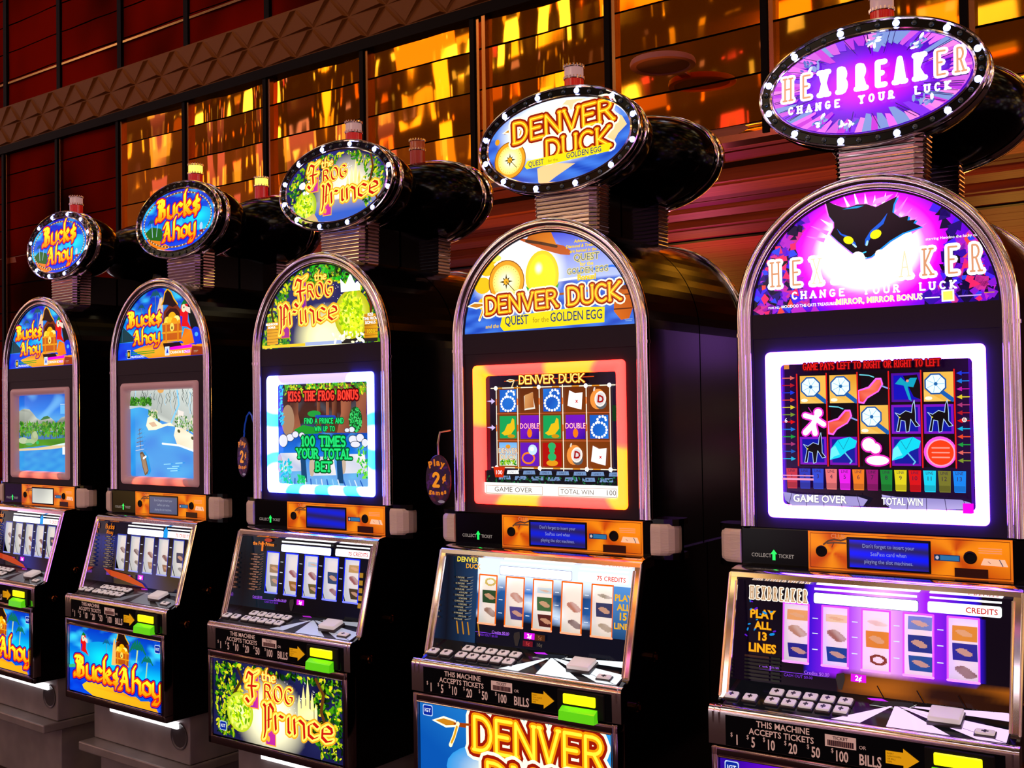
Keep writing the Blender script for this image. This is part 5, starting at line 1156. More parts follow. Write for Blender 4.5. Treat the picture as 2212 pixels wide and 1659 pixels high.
def reel_mesh(prints, tint):
    "paper band: white with printed symbols, lit from behind"
    nx, nz, R = 26, 90, .20; V = []; F = []; K = []
    for j in range(nz + 1):
        q = math.radians(-20.5 + 41 * j / nz)
        for i in range(nx + 1):
            V.append((-.049 + .083 * i / nx, R - R * math.cos(q), R * math.sin(q)))
    def col(x, s):
        for (s0, h, kind, cc) in prints:
            d = (s - s0) / h
            if abs(d) < .5:
                u = x / .0272
                if kind == 'box':
                    if abs(u) < .84: return mix(c(cc), c('e8b890'), .75 if math.hypot(u + .2 * math.sin(d * 9), d * 2.2) < .5 else .0)
                elif kind == 'blob':
                    if math.hypot(u * 1.2 + .3 * math.sin(d * 6), d * 2.) < .75: return mix(c(cc), (1, 1, 1), .1 + .3 * wob(x, s, 200))
                elif kind == 'ring':
                    rr = math.hypot(u * 1.25, d * 2.1)
                    if .5 < rr < .85: return c(cc)
        return c(tint)
    for j in range(nz):
        for i in range(nx):
            a_ = j * (nx + 1) + i; F.append((a_, a_ + 1, a_ + nx + 2, a_ + nx + 1)); q = -20.5 + 41 * (j + .5) / nz
            k_ = col(-.049 + .083 * (i + .5) / nx, math.radians(q) * R); K += [*k_, 1.] * 4
    me = bpy.data.meshes.new('reel'); me.from_pydata(V, [], F); me.materials.append(REEL); me.shade_smooth()
    me.color_attributes.new('Col', 'FLOAT_COLOR', 'CORNER').data.foreach_set('color', K); return me
def me_tube():
    m = MB(); m.box(-.27, .27, -.004, .004, -.004, .004); return m.mesh('reel_lamp', MT['tube'])
SL = .3265   # slope of the button deck (radians)
DK = (0, -.120, ZC - .6235)
def deck_pt(u, v, h=0.): return (u, DK[1] + v * math.cos(SL) - h * math.sin(SL), DK[2] + v * math.sin(SL) + h * math.cos(SL))
def me_deck():
    m = MB(); P = [(-.052, .046), (.058, .046), (.058, -.0), (-.05, -.0)]
    pts = []
    for u in (-.286, .286):
        pts.append([deck_pt(u, v, h) for v, h in ((.056, -.002), (-.050, -.002), (-.050, -.012), (.056, -.02))])
    m.loft(pts); return m.mesh('button_deck', MT['face'])
def art_deck(kind):
    A = Art(deck_pt(0, 0, -.0018), v=(0, math.cos(SL), math.sin(SL)), step=5e-5)
    A.rect(-.28, -.05, .284, .055, c('0c0c10'))
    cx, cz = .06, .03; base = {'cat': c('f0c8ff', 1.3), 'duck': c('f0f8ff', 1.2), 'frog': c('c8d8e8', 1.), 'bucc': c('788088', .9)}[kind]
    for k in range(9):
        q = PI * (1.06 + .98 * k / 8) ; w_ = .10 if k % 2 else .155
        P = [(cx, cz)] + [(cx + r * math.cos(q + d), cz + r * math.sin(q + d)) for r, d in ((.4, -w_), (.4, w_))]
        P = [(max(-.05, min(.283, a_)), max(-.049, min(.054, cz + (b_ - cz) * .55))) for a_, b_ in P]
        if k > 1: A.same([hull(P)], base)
    A.poly([(.012, .018), (.10, .03), (.092, .045), (.02, .04)], c('20242c')); A.line([(.012, .018), (.085, .018), (.1, .04)], .0014, c('e0e0e0')); A.poly([(.0, .042), (.03, .046), (.045, .038), (.01, .036)], c('c828f0', 1.1))
    return A.mesh('deck_print', PRINT3 if kind in ('frog', 'bucc') else LIT)  # print glows by itself in place of light from reels and hood
def me_button(w=.0285, d=.0225, h=.0085):
    m = MB(); m.rbox(-w / 2 - .002, w / 2 + .002, -d / 2 - .002, d / 2 + .002, -.002, h * .45, .0015); m.cur = 1; m.rbox(-w / 2, w / 2, -d / 2, d / 2, h * .3, h, .003, 3)
    if w < .04: m.cur = 2; m.box(-w * .18, w * .18, -d * .12, d * .12, h, h + .0002); m.box(-w * .06, w * .06, -d * .3, d * .3, h, h + .0002)
    return m.mesh('button', [MT['keyside'], MT['key'], MT['keyside']], True)
def me_bull():
    m = MB(); P = [(-.158, -.644)] + [(-.176 + .0145 * math.cos(math.radians(a_)), -.654 + .0145 * math.sin(math.radians(a_))) for a_ in range(95, 181, 10)] + [(-.190, -.722), (-.165, -.724), (-.158, -.66)]
    m.prism([(y, z + ZC) for y, z in P], 'x', -.309, .309)
    for x in (-.298, -.284, .298): m.prism([(y - .0025, z + ZC) for y, z in P[1:-3]] + [(-.185, ZC - .722), (-.165, ZC - .66)], 'x', x - .002, x + .002)
    return m.mesh('front_rail', MT['chrome'], True)
def art_bill():
    A = Art((0, -.1905, ZC), step=6e-5); k_ = c('c8968a', .85)
    A.rect(-.27, -.7215, .285, -.657, c('040304'))
    A.text('THIS MACHINE', -.144, -.673, .0125, k_, sx=.95, bold=.015); A.text('ACCEPTS TICKETS', -.148, -.690, .0125, k_, sx=.95, bold=.015)
    A.rect(-.055, -.690, .008, -.666, k_); A.rect(-.05, -.688, .003, -.6765, c('281418'))
    for q in range(12): A.rect(-.048 + q * .0042, -.688, -.0465 + q * .0042, -.6765, c('805048'))
    A.text('TICKET', -.0235, -.6745, .0065, c('281418'), bold=.02); A.text('OR', .021, -.686, .007, k_)
    for t, x in (('1', -.246), ('5', -.21), ('10', -.17), ('20', -.124), ('50', -.076), ('100', -.022)):
        A.text('$', x - .006 - .004 * len(t), -.701, .009, k_, sx=.8); A.text(t, x + .002, -.7165, .021, k_, sx=.62, bold=.02)
    A.text('BILLS', .036, -.7165, .021, k_, sx=.66, bold=.02)
    A.poly([(.066, -.705), (.066, -.680), (.100, -.680), (.100, -.672), (.13, -.692), (.100, -.714), (.100, -.705)], c('f0a010', .8))
    for q, t in enumerate(('INSERT', 'CASH TICKETS', 'OR BILLS', 'HERE')): A.text(t, .069, -.6865 - q * .0052, .0032, c('301804'), 'l', sx=.9)
    return A.mesh('bill_lettering', LIT)
def me_accept():
    m = MB(); m.rbox(.140, .268, -.196, -.186, ZC - .7215, ZC - .660, .003); return m.mesh('bill_acceptor', MT['matte'])
def me_ylamp():
    m = MB(); m.rbox(.158, .246, -.2005, -.194, ZC - .692, ZC - .668, .003); return m.mesh('acceptor_lamp', MT['yellow'])
def me_lip():
    m = MB(); m.prism([(-.194, ZC - .696), (-.212, ZC - .706), (-.214, ZC - .727), (-.194, ZC - .727)], 'x', .154, .250); return m.mesh('bill_slot_lip', MT['green'])
def me_bellyframe():
    m = MB(); z0, z1 = ZC - 1.012, ZC - .725
    for x0, x1, a_, b_ in ((-.302, -.286, z0, z1), (.286, .302, z0, z1), (-.302, .302, z0, z0 + .024), (-.302, .302, z1 - .021, z1)): m.rbox(x0, x1, -.196, -.16, a_, b_, .003)
    m.tube([(x, -.197, z) for x, z in ((-.286, z0 + .024), (.286, z0 + .024), (.286, z1 - .021), (-.286, z1 - .021))], .0022, 8, closed=True)
    return m.mesh('belly_frame', MT['dkchrome'], True)
def me_bellyspill():
    m = MB(); m.rbox(-.17, .235, -.102, -.09, ZC - 1.066, ZC - 1.042, .003); return m.mesh('under_belly_spill', MT['spillwhite'])  # glowing strip added as the spill of light below the belly
def me_neck():
    m = MB()
    def sec(s, dy=0.): return [(x * s, .14 + (y - .14) * s + dy) for x, y in [(-.10, .112), (-.09, .1), (.08, .1), (.098, .112), (.1, .125), (.1, .175), (-.1, .175)]]
    z0, z1 = ZC + .47, ZC + .605
    m.cur = 1; m.loft([[(x, y, z) for x, y in sec(.94 + .04 * t)] for z, t in ((z0, 0), (z1, 1))]); m.cur = 0
    for k in range(12):
        t = k / 11; z = z0 + .008 + t * .125; S = sec(.96 + .05 * t)
        m.loft([[(x * s, .14 + (y - .14) * s, z + dz) for x, y in S] for s, dz in ((.96, -.0035), (1.0, -.002), (1.012, 0), (1.0, .002), (.96, .0035))])
    m.cur = 2; m.box(-.055, .055, .17, .316, ZC + .44, ZC + .60)
    return m.mesh('topper_neck', [MT['chrome'], MT['dkchrome'], MT['black']], False)
TT = .06; TO = Vector((-.015, .093, ZC + .727))
def tp(u, v, w): return (TO.x + u, TO.y + w * math.cos(TT) + v * math.sin(TT), TO.z + v * math.cos(TT) - w * math.sin(TT))
def ering(d, w, n=64, sc_=1.): return [tp((.255 + d) * sc_ * math.cos(2 * PI * k / n), (.144 + d) * sc_ * math.sin(2 * PI * k / n), w) for k in range(n)]
def me_topper():
    m = MB(); R = [ering(-.004, .0), ering(-.001, .004)]
    for k in range(11):
        t = PI / 2 * k / 10; s = max(.02, math.cos(t) ** .75); w = .05 + .168 * math.sin(t)
        R.append([tp((.249) * s * math.cos(2 * PI * q / 64), (.138) * s * math.sin(2 * PI * q / 64), w) for q in range(64)])
    m.loft(R); return m.mesh('topper_shell', MT['black'], True)
def me_rim():
    m = MB(); m.cur = 0
    def band_(P): m.loft([ering(d, w) for d, w in P], cap=False)
    band_([(-.004, .004), (-.006, -.004), (-.003, -.008), (.0, -.007), (.002, -.003), (.002, .008), (-.002, .012)])
    band_([(-.003, .03), (.001, .034), (.003, .040), (.001, .046), (-.004, .05)])
    band_([(-.022, .002), (-.024, -.003), (-.028, -.005), (-.031, -.002), (-.031, .004)])
    m.cur = 1; band_([(-.006, -.002), (-.023, -.001)]); band_([(-.002, .010), (-.004, .032)])
    return m.mesh('topper_rim', [MT['chrome'], MT['black']], True)
def me_bulb(on):
    m = MB(); r = .0078 if on else .0062
    m.lathe([(r * math.cos(PI / 2 * k / 5) + .0001, r * .9 * math.sin(PI / 2 * k / 5)) for k in range(6)], 0, 0, 0, 12, 'y'); return m.mesh('lit_bulb' if on else 'dark_bulb', MT['bulbon' if on else 'bulboff'], True)
def me_candle(): 
    m = MB(); m.lathe([(.0265, -.03), (.0265, .036), (.0001, .036)], 0, 0, 0, 24); return m.mesh('red_lens', MT['redlens'], True)
def me_candle_dim():
    m = MB(); m.lathe([(.0265, -.03), (.0265, .036), (.0001, .036)], 0, 0, 0, 24); return m.mesh('dim_red_lens', MT['amberlens'], True)
def me_collar():
    m = MB()
    for z in (.036, .068):
        m.lathe([(.0275, z), (.0285, z + .0015), (.0275, z + .003)], 0, 0, 0, 28)
        for k in range(18):
            q = 2 * PI * k / 18; x, y = .0275 * math.cos(q), .0275 * math.sin(q); m.box(x - .0016, x + .0016, y - .0016, y + .0016, z + .002, z + .0085)
    return m.mesh('collar', MT['chrome'], True)
def me_cap(mt):
    m = MB(); m.lathe([(.0262, .0362), (.0262, .066), (.024, .0735), (.0001, .0745)], 0, 0, 0, 24)
    return m.mesh('cap', mt, True)
def me_lock():
    m = MB(); m.lathe([(.012, 0), (.012, .012), (.009, .014), (.009, .018), (.0001, .018)], 0, 0, 0, 16, 'x'); m.box(.018, .021, -.0015, .0015, -.006, .006); return m.mesh('key_lock', MT['post'], True)
PRINT2 = attr_mat('dim_lit_print', .03, .2)
_p = PRINT2.node_tree.nodes['Principled BSDF']; _p.inputs['Emission Strength'].default_value = .62
for l in list(PRINT2.node_tree.links):
    pass
PRINT2.node_tree.links.new(PRINT2.node_tree.nodes['Attribute'].outputs['Color'], _p.inputs['Base Color'])
PRINT3 = attr_mat('printed_metal', .03, .3); _p3 = PRINT3.node_tree.nodes['Principled BSDF']; _p3.inputs['Emission Strength'].default_value = .35; _p3.inputs['Metallic'].default_value = .3
PRINT3.node_tree.links.new(PRINT3.node_tree.nodes['Attribute'].outputs['Color'], _p3.inputs['Base Color'])
REEL = attr_mat('reel_paper', .8, .5); _p4 = REEL.node_tree.nodes['Principled BSDF']; _p4.inputs['Emission Strength'].default_value = .55; REEL.node_tree.links.new(REEL.node_tree.nodes['Attribute'].outputs['Color'], _p4.inputs['Base Color'])
CAPS = dict(white=mat('cloudy_cap', (.55, .42, .40), .2, 0, .6, emit=(.8, .45, .45), es=.25), lit=mat('lit_cap', (.9, .7, .3), .3, emit=(1., .62, .06), es=1.8), dim=mat('dim_cap', (.3, .08, .03), .2, emit=(.5, .05, .01), es=.2))
REELS = {
 'cat': [[(.036, .022, 'box', 'f0b070'), (.002, .034, 'blob', 'b87858'), (-.042, .034, 'box', '2c2c98')], [(.036, .016, 'box', 'f8d8b0'), (.0, .034, 'blob', '9a4838'), (-.042, .034, 'box', '204898')], [(.034, .016, 'blob', 'f0c8c8'), (.0, .034, 'box', 'e89038'), (-.044, .03, 'ring', '8a4030')], [(.042, .028, 'box', '7890d0'), (-.0, .034, 'box', '283890'), (-.042, .034, 'box', '2858a0')], [(.030, .03, 'box', 'e89838'), (-.008, .034, 'box', '3030a0'), (-.05, .036, 'blob', '7a2010')]],
 'duck': [[(.044, .026, 'ring', 'd0c060'), (.006, .034, 'box', '28502c'), (-.036, .034, 'blob', '8a5a30')], [(.01, .034, 'blob', 'c07850'), (-.032, .034, 'box', '504890')], [(.034, .014, 'box', 'c8e8f0'), (.0, .034, 'box', '407040'), (-.044, .034, 'box', '582824')], [(.0, .034, 'blob', 'b86840'), (-.044, .032, 'blob', '603828')], [(.034, .014, 'blob', '908868'), (.0, .034, 'box', '384068'), (-.044, .03, 'blob', 'a89870')]],
 'frog': [[(.01, .026, 'box', 'a8906a'), (-.03, .034, 'box', '909080')], [(.0, .03, 'blob', '902838'), (-.04, .032, 'box', 'a87838')], [(.034, .014, 'box', 'c0e0f0'), (.0, .032, 'blob', '8a1c28'), (-.042, .032, 'box', '706838')], [(.0, .034, 'box', '385078'), (-.044, .032, 'blob', '882830')], [(.034, .022, 'box', 'c8a868'), (.0, .034, 'blob', '901c20'), (-.042, .034, 'box', '504028')]],
 'bucc': [[(.006, .03, 'blob', '785038'), (-.036, .03, 'blob', '98988a')], [(.004, .03, 'blob', '603830'), (-.038, .03, 'blob', '8a7a60')], [(.0, .03, 'blob', '8a4828'), (-.04, .026, 'box', 'c0a080')], [(-.006, .03, 'blob', '783820'), (-.044, .026, 'box', 'b08868')], [(.0, .034, 'box', '505068'), (-.044, .03, 'blob', '888880')]],
}
THEMES = {
 'cat': dict(mq=cat_marquee, tp_=cat_topper, sc=cat_screen, gl=cat_glass, be=cat_belly, win=c('e050ff', 1.2), fr=glow_violet),
 'duck': dict(mq=duck_marquee, tp_=duck_topper, sc=duck_screen, gl=duck_glass, be=duck_belly, win=c('ff6a08'), fr=glow_red),
 'frog': dict(mq=frog_marquee, tp_=frog_topper, sc=frog_screen, gl=frog_glass, be=frog_belly, win=c('0828ff', 1.2), fr=glow_blue),
 'ship': dict(mq=bucc_marquee, tp_=bucc_topper, sc=ship_screen, gl=bucc_glass, be=bucc_belly, win=c('3040a8'), fr=glow_unlit),
 'bay': dict(mq=bucc_marquee, tp_=bucc_topper, sc=bay_screen, gl=bucc_glass, be=bucc_belly, win=c('3040a8'), fr=glow_unlit),
}
def thing(name, label, cat, loc, rotz=0, group=None):
    o = bpy.data.objects.new(name, None); C.objects.link(o); o.location = loc; o.rotation_euler = (0, 0, rotz)
    o.empty_display_size = .1; o['label'] = label; o['category'] = cat
    if group: o['group'] = group
    return o
def art(fn, key, name, origin=(0, 0, ZC), v=(0, 0, 1), step=9e-5, m=None):
    def f():
        A = Art(origin, v=v, step=step); fn(A); return A.mesh(name, m)
    return shared(key, f)
def add_topper(r, theme, bulbs):
    t = link('topper_sign', shared('topper', me_topper), r)
    link('topper_rim', shared('rim', me_rim), t)
    if theme:
        T = THEMES[theme]
        link('sign_glass', art(T['tp_'], T['tp_'].__name__, 'sign_glass', tp(0, 0, -.0005), (0, math.sin(TT), math.cos(TT))), t)
    if bulbs:
        on, off = shared('bon', lambda: me_bulb(True)), shared('boff', lambda: me_bulb(False))
        for k in range(36):
            q = 2 * PI * (k + .5) / 36; lit = bulbs == 'chase' and k % 3 == 1
            o = link('bulb', on if lit else off, t, tp(.2405 * math.cos(q), .1295 * math.sin(q), -.002)); o.rotation_euler = (-TT, 0, 0)
            if lit: o['label'] = 'lit blue-white bulb'
def add_candle(r, kind):
    k = link('candle_light', shared('candle_dim', me_candle_dim) if kind == 'dim' else shared('candle', me_candle), r, (.0, .165, ZC + .868))
    link('collar', shared('collar', me_collar), k); link('cap', shared('cap' + kind, lambda: me_cap(CAPS[kind])), k)
def back_machine(loc, rotz, label, candle):
    "the machine standing back to back with one of the front row: only its rear shows"
    r = thing('slot_machine', label, 'slot machine', loc, rotz + PI, 'slot machines of the back row')
    link('cabinet', shared('cab', me_cabinet), r); link('base', shared('base', me_base), r); link('arch_trim', shared('trim', me_trim), r)
    link('face_panel', shared('face', me_face), r); link('front_rail', shared('bull', me_bull), r); link('reel_hood', shared('hood', me_hood), r)
    link('topper_neck', shared('neck', me_neck), r); add_topper(r, None, None)
    if candle: add_candle(r, candle)
    return r
def machine(theme, loc, rotz, label, lcd, bulbs, candle):
    T = THEMES[theme]; look = 'bucc' if theme in ('ship', 'bay') else theme
    r = thing('slot_machine', label, 'slot machine', loc, rotz, 'slot machines of the front row')
    link('cabinet', shared('cab', me_cabinet), r)
    b = link('base', shared('base', me_base), r); link('handle_recess', shared('handle', me_handle), b, (.235, -.0905, ZC - 1.09))
    link('arch_trim', shared('trim', me_trim), r); link('face_panel', shared('face', me_face), r)
    link('marquee_glass', art(T['mq'], T['mq'].__name__, 'marquee_glass', (0, .001, ZC)), r)
    link('screen_surround', frame_mesh(T['fr']), r)
    link('screen', art(T['sc'], T['sc'].__name__, 'screen', (0, .016, ZC)), r)
    t = link('ticket_panel', shared('strip', me_strip), r); link('lettering', shared('tick', art_ticket), t)
    p = link('player_panel', shared('player', lambda: art_player('')), r)
    d = link('display', shared('lcd' + lcd, lambda: art_lcd(lcd)), p); link('display_frame', shared('lcdf', me_lcdframe), p)
    for x, z in ((-.113, -.320), (.196, -.316)): link('port_ring', shared('ring', me_ring), p, (x, -.0075, ZC + z))
    for s in (0, 1):
        sp_, bd = shared('spk', me_speaker), shared('spkb', me_speaker_body)
        q = link('speaker_housing', bd if s else mirror_x(bd), r); link('speaker_grille', sp_ if s else mirror_x(sp_), q)
    link('reel_hood', shared('hood', me_hood), r)
    link('reel_glass', art(lambda A: T['gl'](A, T['win']), T['gl'].__name__, 'reel_glass', (0, -.053, ZC - .432), (0, .0995, .995), 6e-5), r)
    for k, (x0, x1) in enumerate(WIN):
        link('reel', shared('reel%s%d' % (look, k), lambda: reel_mesh(REELS[look][k], {'cat': 'fff4ff', 'duck': 'fffff0', 'frog': 'f4f8f4', 'bucc': 'f4f8f0'}[look])), r, ((x0 + x1) / 2, -.049, ZC - .4945))
    link('reel_lamp', shared('tube', me_tube), r, (0, -.028, ZC - .402))
    dk = link('button_deck', shared('deck', me_deck), r); link('deck_print', shared('deckp' + look, lambda: art_deck(look)), dk)
    bt = shared('btn', me_button)
    for u, v in [(-.275, -.020), (-.233, -.020)] + [(-.184 + .037 * k, .012) for k in range(5)] + [(-.184 + .037 * k, -.021) for k in range(5)]:
        o = link('button', bt, dk, deck_pt(u, v, -.001)); o.rotation_euler = (SL, 0, 0)
    o = link('spin_button', shared('big', lambda: me_button(.062, .044, .018)), dk, deck_pt(.166, .0, -.001)); o.rotation_euler = (SL, 0, 0)
    o = link('button', shared('sml', lambda: me_button(.036, .016, .008)), dk, deck_pt(.243, -.03, -.001)); o.rotation_euler = (SL, 0, 0)
    f = link('front_rail', shared('bull', me_bull), r); link('bill_lettering', shared('bill', art_bill), f)
    a_ = link('bill_acceptor', shared('acc', me_accept), r); link('acceptor_lamp', shared('yl', me_ylamp), a_); link('bill_slot_lip', shared('lip', me_lip), a_)
    link('belly_frame', shared('bf', me_bellyframe), r)
    link('belly_glass', art(T['be'], T['be'].__name__, 'belly_glass', (0, -.1875, ZC)), r)
    link('belly_spill', shared('bl', me_bellyspill), r)
    link('topper_neck', shared('neck', me_neck), r); add_topper(r, theme, bulbs); add_candle(r, candle)
    for y, z in ((-.02, -.60), (-.11, -.70)): link('key_lock', shared('lock', me_lock), r, (.298, y, ZC + z))
    return r
PX = [-4.31667, -3.43284, -2.54374, -1.66144, -.82056]; PY = [2.48649, 2.43551, 2.38489, 2.35737, 2.38060]; PR = [-.03648, -.0179, .0104, .04659, .06182]
ROW = [('bay', 'leftmost arched slot machine, blue island sign ringed by lit bulbs, screen showing a bay', 'white', 'chase', 'white'),
       ('ship', 'arched slot machine with blue island sign, its screen showing a sailing ship', 'grey', 'dark', 'lit'),
       ('frog', 'middle slot machine with green forest artwork and bright blue and white screen surround', 'plain', 'chase', 'white'),
       ('duck', 'arched slot machine with red and yellow lit screen surround and compass on its oval sign', 'blue', 'chase', 'white'),
       ('cat', 'rightmost and nearest slot machine, purple, with black cat head and glowing white surround', 'bright', 'chase', 'white')]
BK = ['black back and dark sign shell of the machine behind the leftmost one', 'black back of a slot machine with lit yellow lamp, behind the ship-screen machine', 'black back of a slot machine behind the green forest one, dim red lamp on top', 'black back of a slot machine behind the one with the red surround', 'black back of a slot machine behind the purple cat one']
FRONT = []
for k, (th, lab, lcd, bl, cn) in enumerate(ROW):
    FRONT.append(machine(th, (PX[k], PY[k], 0), PR[k], lab, lcd, bl, cn))
    dx, dy = -math.sin(PR[k]) * .642, math.cos(PR[k]) * .642
    back_machine((PX[k] + dx, PY[k] + dy, 0), PR[k], BK[k], [None, 'lit', 'dim', None, None][k])
# ================================================================== hanging price tags
def me_tagplate():
    m = MB(); n = 36; m.loft([[(.043 * s * math.cos(2 * PI * k / n), y, .069 * s * math.sin(2 * PI * k / n)) for k in range(n)] for s, y in ((.97, .004), (1, .002), (1, -.001), (.97, -.003))]); return m.mesh('price_tag', mat('purple_tag', (.035, .006, .05), .35), True)
def art_tag():
    A = Art((0, -.0031, 0), step=8e-5)
    A.scatter(40, in_ell(None, .038, .062), .012, [c('28083a'), c('3a1048'), c('1c0628'), c('401020')], 5, layers=2)
    OR = c('e07810', .9)
    for ch, x, z, r in (('P', -.022, .034, .25), ('l', -.010, .039, .1), ('a', .002, .040, 0), ('y', .016, .036, -.2)): A.text(ch, x, z - (.0 if ch != 'y' else .0), .017, OR, bold=.05, rot=r, sx=1.1)
    A.glyphs('2', -.006, -.016, .034, [(0, c('f08c18', .95))], w=.26, sx=1.1)
    A.text('\u00a2', .022, -.002, .02, OR, bold=.04)
    for ch, x, z, r in (('g', -.026, -.036, -.1), ('a', -.015, -.039, 0), ('m', .0, -.040, 0), ('e', .015, -.039, 0), ('s', .026, -.036, .1)): A.text(ch, x, z, .012, OR, bold=.05, sx=1.1, rot=r)
    A.disc(.012, -.058, .012, .004, c('a08898', .6), 12)
    return A.mesh('tag_lettering', PRINT)
def tag(loc, rotz, label, strap, scol_):
    t = thing('hanging_tag', label, 'price tag', loc, rotz, 'purple two cent tags')
    p = link('tag_plate', shared('tagp', me_tagplate), t); link('tag_lettering', shared('taga', art_tag), p)
    m = MB(); m.tube(strap, .0028, 8); link('strap', m.mesh('strap', scol_, True), t)
BL = mat('blue_strap', (.02, .06, .5), .2, 0, .6, emit=(.01, .08, .6), es=.25); CL = mat('clear_strap', (.25, .2, .2), .1, .5)
def mloc(k, x, y, z): 
    cr, sr = math.cos(PR[k]), math.sin(PR[k]); return (PX[k] + cr * x - sr * y, PY[k] + sr * x + cr * y, ZC + z)
tag(mloc(3, -.322, -.050, -.186), PR[3], 'purple two cent tag hanging left of the machine with the red and yellow surround', [(.0, .001, .065), (.0, .0, .1), (.004, .004, .13), (.020, .030, .135)], CL)
tag(mloc(2, -.430, .06, -.142), PR[2] - .25, 'purple two cent tag on a curved blue strap, left of the green forest machine', [(.004, .001, .062), (.006, .0, .072), (.009, .0, .082)], BL)
m = MB(); m.tube([(-.420, .055, ZC - .060), (-.412, .052, ZC - .035), (-.390, .042, ZC - .005), (-.358, .026, ZC + .008), (-.328, .010, ZC - .002), (-.303, .0, ZC - .035)], .0026, 8)
link('tag_arm', m.mesh('tag_arm', BL, True), FRONT[2], label='thin blue curved arm')
# ================================================================== the hall
# floor
m = MB(); m.box(-14, 5, -6, 21, -.1, 0); structure('floor', m, MT['carpet'])
# mirrored back wall: bays of brass sheets between bronze posts, a carved frieze above
WY = 6.0; XS = [-13.2, -12.1, -11.0, -10.0, -8.98, -7.99, -6.93, -5.83, -4.76, -3.66, -2.6, -1.5, -.4, .8, 2.0, 3.4]
rn = random.Random(11)
def tile(m, x0, x1, z0, z1, amp, seed, row):
    nx, nz = 24, 4; r = random.Random(seed); t1, ph, f, ph2 = r.uniform(-.01, .01), r.uniform(0, 6.28), r.uniform(.7, 1.5), r.uniform(0, 6.28)
    r2 = random.Random(seed * 13 + row); t2, dp = r2.uniform(-.004, .004), r2.uniform(-.5, .5)
    P = []
    for j in range(nz + 1):
        for i in range(nx + 1):
            u, w = i / nx, j / nz; P.append((x0 + (x1 - x0) * u, WY + amp * (math.sin(u * 2 * PI * f + ph + dp) + .35 * math.sin(u * 2 * PI * f * 2.3 + ph2)) + t1 * (u - .5) + t2 * (w - .5) + .002 * math.sin(w * PI), z0 + (z1 - z0) * w))
    m.add(P, [(j * (nx + 1) + i, j * (nx + 1) + i + 1, (j + 1) * (nx + 1) + i + 1, (j + 1) * (nx + 1) + i) for j in range(nz) for i in range(nx)])
def zmir(x): return 0.0 if x < -9.05 else ZC + 1.60
mg = MB(); mr = MB(); seamz = [ZC + 2.80 - .285 * k for k in range(1, 16)]
for k, (x0, x1) in enumerate(zip(XS, XS[1:])):
    zb = zmir(x0); M_ = mr if x0 < -9.05 else mg; zt = ZC + 2.80; q = 0
    while zt > zb + .01:
        z1 = max(zb, zt - .285); tile(M_, x0 + .02, x1 - .02, z1 + .006, zt - .006, .005 if M_ is mg else .004, k * 31, q); zt = z1; q += 1
    zt = ZC + 3.22
    for q in range(5): tile(M_ if M_ is mr else mr, x0 + .02, x1 - .02, zt + .006, zt + .279, .004, k * 77, q); zt += .285
structure('wall_back', mg, MT['gold'], True)
structure('wall_back_dark', mr, MT['goldred'], True)
m = MB(); m.box(-9.0, 3.4, WY + .03, WY + .12, ZC + 1.6, ZC + 4.7); m.box(-13.2, -8.98, WY + .03, WY + .12, 0, ZC + 4.7); structure('wall_back_core', m, MT['blackpost'])
n_tr = 1
for k, x in enumerate(XS):
    zb = 0.0 if x < -9.05 else ZC + 1.58
    m = MB(); m.cur = 0; m.box(x - .045, x - .005, WY - .05, WY + .03, zb, ZC + 2.78); m.cur = 1; m.box(x - .004, x + .028, WY - .035, WY + .03, zb, ZC + 2.78)
    m.cur = 0; m.box(x - .04, x + .02, WY - .03, WY + .03, ZC + 3.22, ZC + 4.6)
    structure('trim_%d' % n_tr, m, [MT['blackpost'], MT['post']]); n_tr += 1
for x in (-4.655,):
    m = MB(); m.cur = 1; m.box(x - .04, x - .01, WY - .05, WY + .03, ZC + 1.58, ZC + 2.78); structure('trim_%d' % n_tr, m, [MT['blackpost'], MT['post']]); n_tr += 1
m = MB(); m.box(-13.2, 3.4, WY - .06, WY + .05, ZC + 2.73, ZC + 2.81); structure('trim_%d' % n_tr, m, MT['blackpost']); n_tr += 1
m = MB(); m.box(-9.0, 3.4, WY - .04, WY + .1, ZC + 1.56, ZC + 1.60); structure('trim_%d' % n_tr, m, MT['post']); n_tr += 1
m = MB(); m.box(-13.2, 3.4, WY - .02, WY + .0, ZC + 3.455, ZC + 3.475); structure('trim_%d' % n_tr, m, MT['post']); n_tr += 1
# carved frieze: two rows of raised triangles
m = MB(); m.box(-13.2, 3.4, WY - .04, WY + .03, ZC + 2.81, ZC + 3.22)
x = -13.2; w_ = .39
while x < 3.3:
    for r_, (z0, z1) in enumerate(((2.825, 3.01), (3.02, 3.205))):
        for s in (0, 1):
            xo = x + w_ * .5 * s; a_, b_ = (z0, z1) if (s + r_) % 2 == 0 else (z1, z0)
            P = [(xo + .008, a_), (xo + w_ - .008, a_), (xo + w_ / 2, b_)]
            cxx, czz = xo + w_ / 2, (a_ * 2 + b_) / 3
            base_ = [(p[0], WY - .04, ZC + p[1]) for p in P]; lift = [.004, .028, .012]
            top_ = [(cxx + (p[0] - cxx) * .8, WY - .04 - lf, ZC + czz + (p[1] - czz) * .8) for p, lf in zip(P, lift)]
            m.loft([base_, top_])
    x += w_
structure('wall_frieze', m, MT['frieze'])
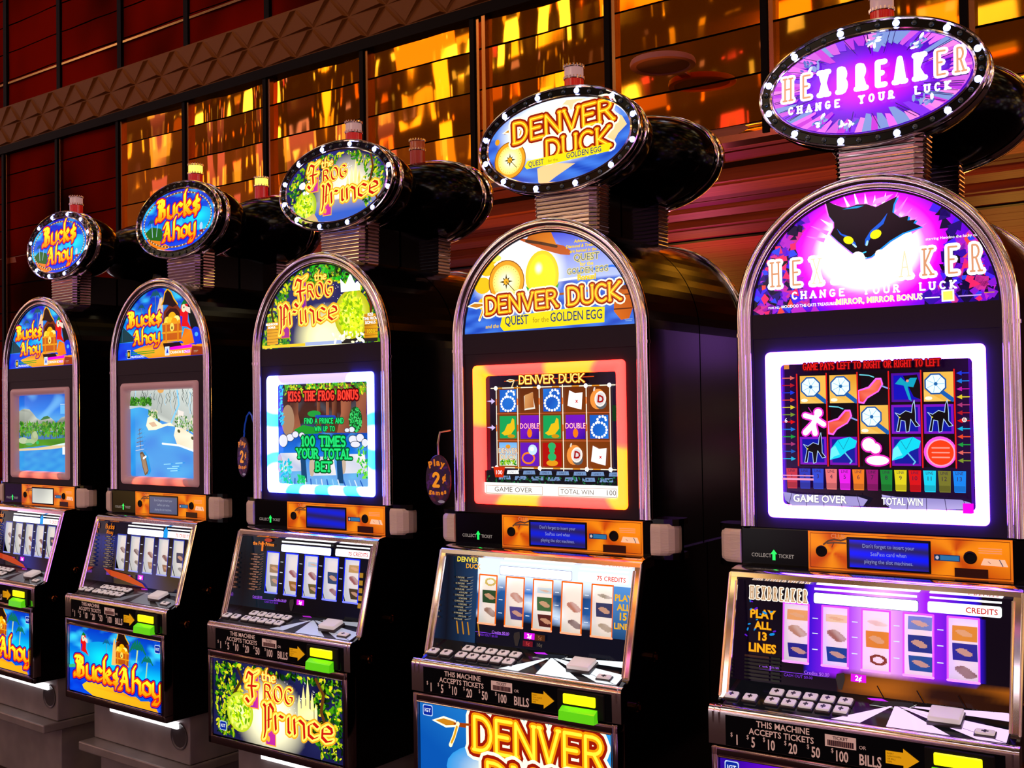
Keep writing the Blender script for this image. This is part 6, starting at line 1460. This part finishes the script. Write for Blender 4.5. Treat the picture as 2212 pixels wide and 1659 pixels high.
# stepped copper soffit behind the mirrored bulkhead, then the planked ceiling
prof = [(6.0, 1.60), (6.0, 1.66), (6.5, 1.66), (6.5, 1.70), (7.15, 1.70), (7.15, 1.60), (7.6, 1.60), (7.6, 1.66), (8.2, 1.66), (8.2, 1.63), (8.55, 1.63), (8.55, 1.68), (8.9, 1.68), (8.9, 1.62), (9.75, 1.62), (9.75, 1.70), (9.9, 1.70)]
def prof_strip(name, pts, x0, x1, mt):
    m = MB(); m.loft([[(x, y, ZC + z) for y, z in pts] for x in (x0, x1)], closed=False, cap=False); return structure(name, m, mt)
prof_strip('ceiling_soffit', prof, -14, 4, MT['wood'])
def strips(name, L, mt, zo, th):
    m = MB()
    for y0, y1, z in L: m.box(-14, 4, y0, y1, ZC + z - zo, ZC + z - zo + th)
    structure(name, m, mt)
strips('ceiling_battens', [(6.02, 6.28, 1.66), (7.22, 7.30, 1.60), (8.22, 8.52, 1.63), (9.0, 9.40, 1.62)], MT['wood'], .012, .02)
strips('ceiling_shaded_boards', [(6.52, 6.68, 1.70), (6.72, 6.98, 1.70), (7.62, 7.78, 1.66), (7.81, 7.97, 1.66), (8.0, 8.18, 1.66)], MT['woodshade'], .012, .02)  # boards toned darker to paint in the shaded bands
strips('ceiling_gaps', [(6.985, 7.14, 1.70), (8.56, 8.64, 1.68), (9.56, 9.66, 1.62), (6.30, 6.31, 1.66), (6.40, 6.41, 1.66)], MT['blackpost'], .014, .02)
m = MB(); y = 9.9
while y < 20.5: m.box(-14, 5, y + .006, y + .40, ZC + 1.66, ZC + 1.70); y += .41
structure('ceiling', m, MT['plank'])
m = MB(); m.box(-14, 5, 9.8, 20.6, ZC + 1.70, ZC + 1.74)
for x in (-7.9, -3.55, .4): m.box(x, x + .03, 9.9, 20.5, ZC + 1.655, ZC + 1.70)
structure('ceiling_joints', m, MT['blackpost'])
m = MB(); m.box(-14, 5, 20.5, 20.7, 0, ZC + 1.7); structure('wall_far', m, MT['frieze'])
# disc added by the bulkhead mirrors, standing in for a ceiling speaker's reflection
t = thing('speaker_reflection', 'round reddish disc standing in for a ceiling speaker mirrored in the wall, right of the compass sign', 'speaker', (-3.18, 5.76, ZC + 2.03))
m = MB(); m.lathe([(.155, .002), (.162, -.006), (.192, -.004), (.195, .012), (.188, .03), (.0001, .03)], 0, 0, 0, 40); m.box(-.03, .03, .15, .27, .004, .022); link('rim', m.mesh('rim', mat('speaker_rim', (.42, .12, .08), .5), True), t)
m = MB(); m.lathe([(.0001, .0), (.157, .0), (.157, .004), (.0001, .004)], 0, 0, 0, 40); link('grille', m.mesh('grille', mat('speaker_mesh', (.2, .05, .03), .6, bump=((120, 120, 120), .001))), t)
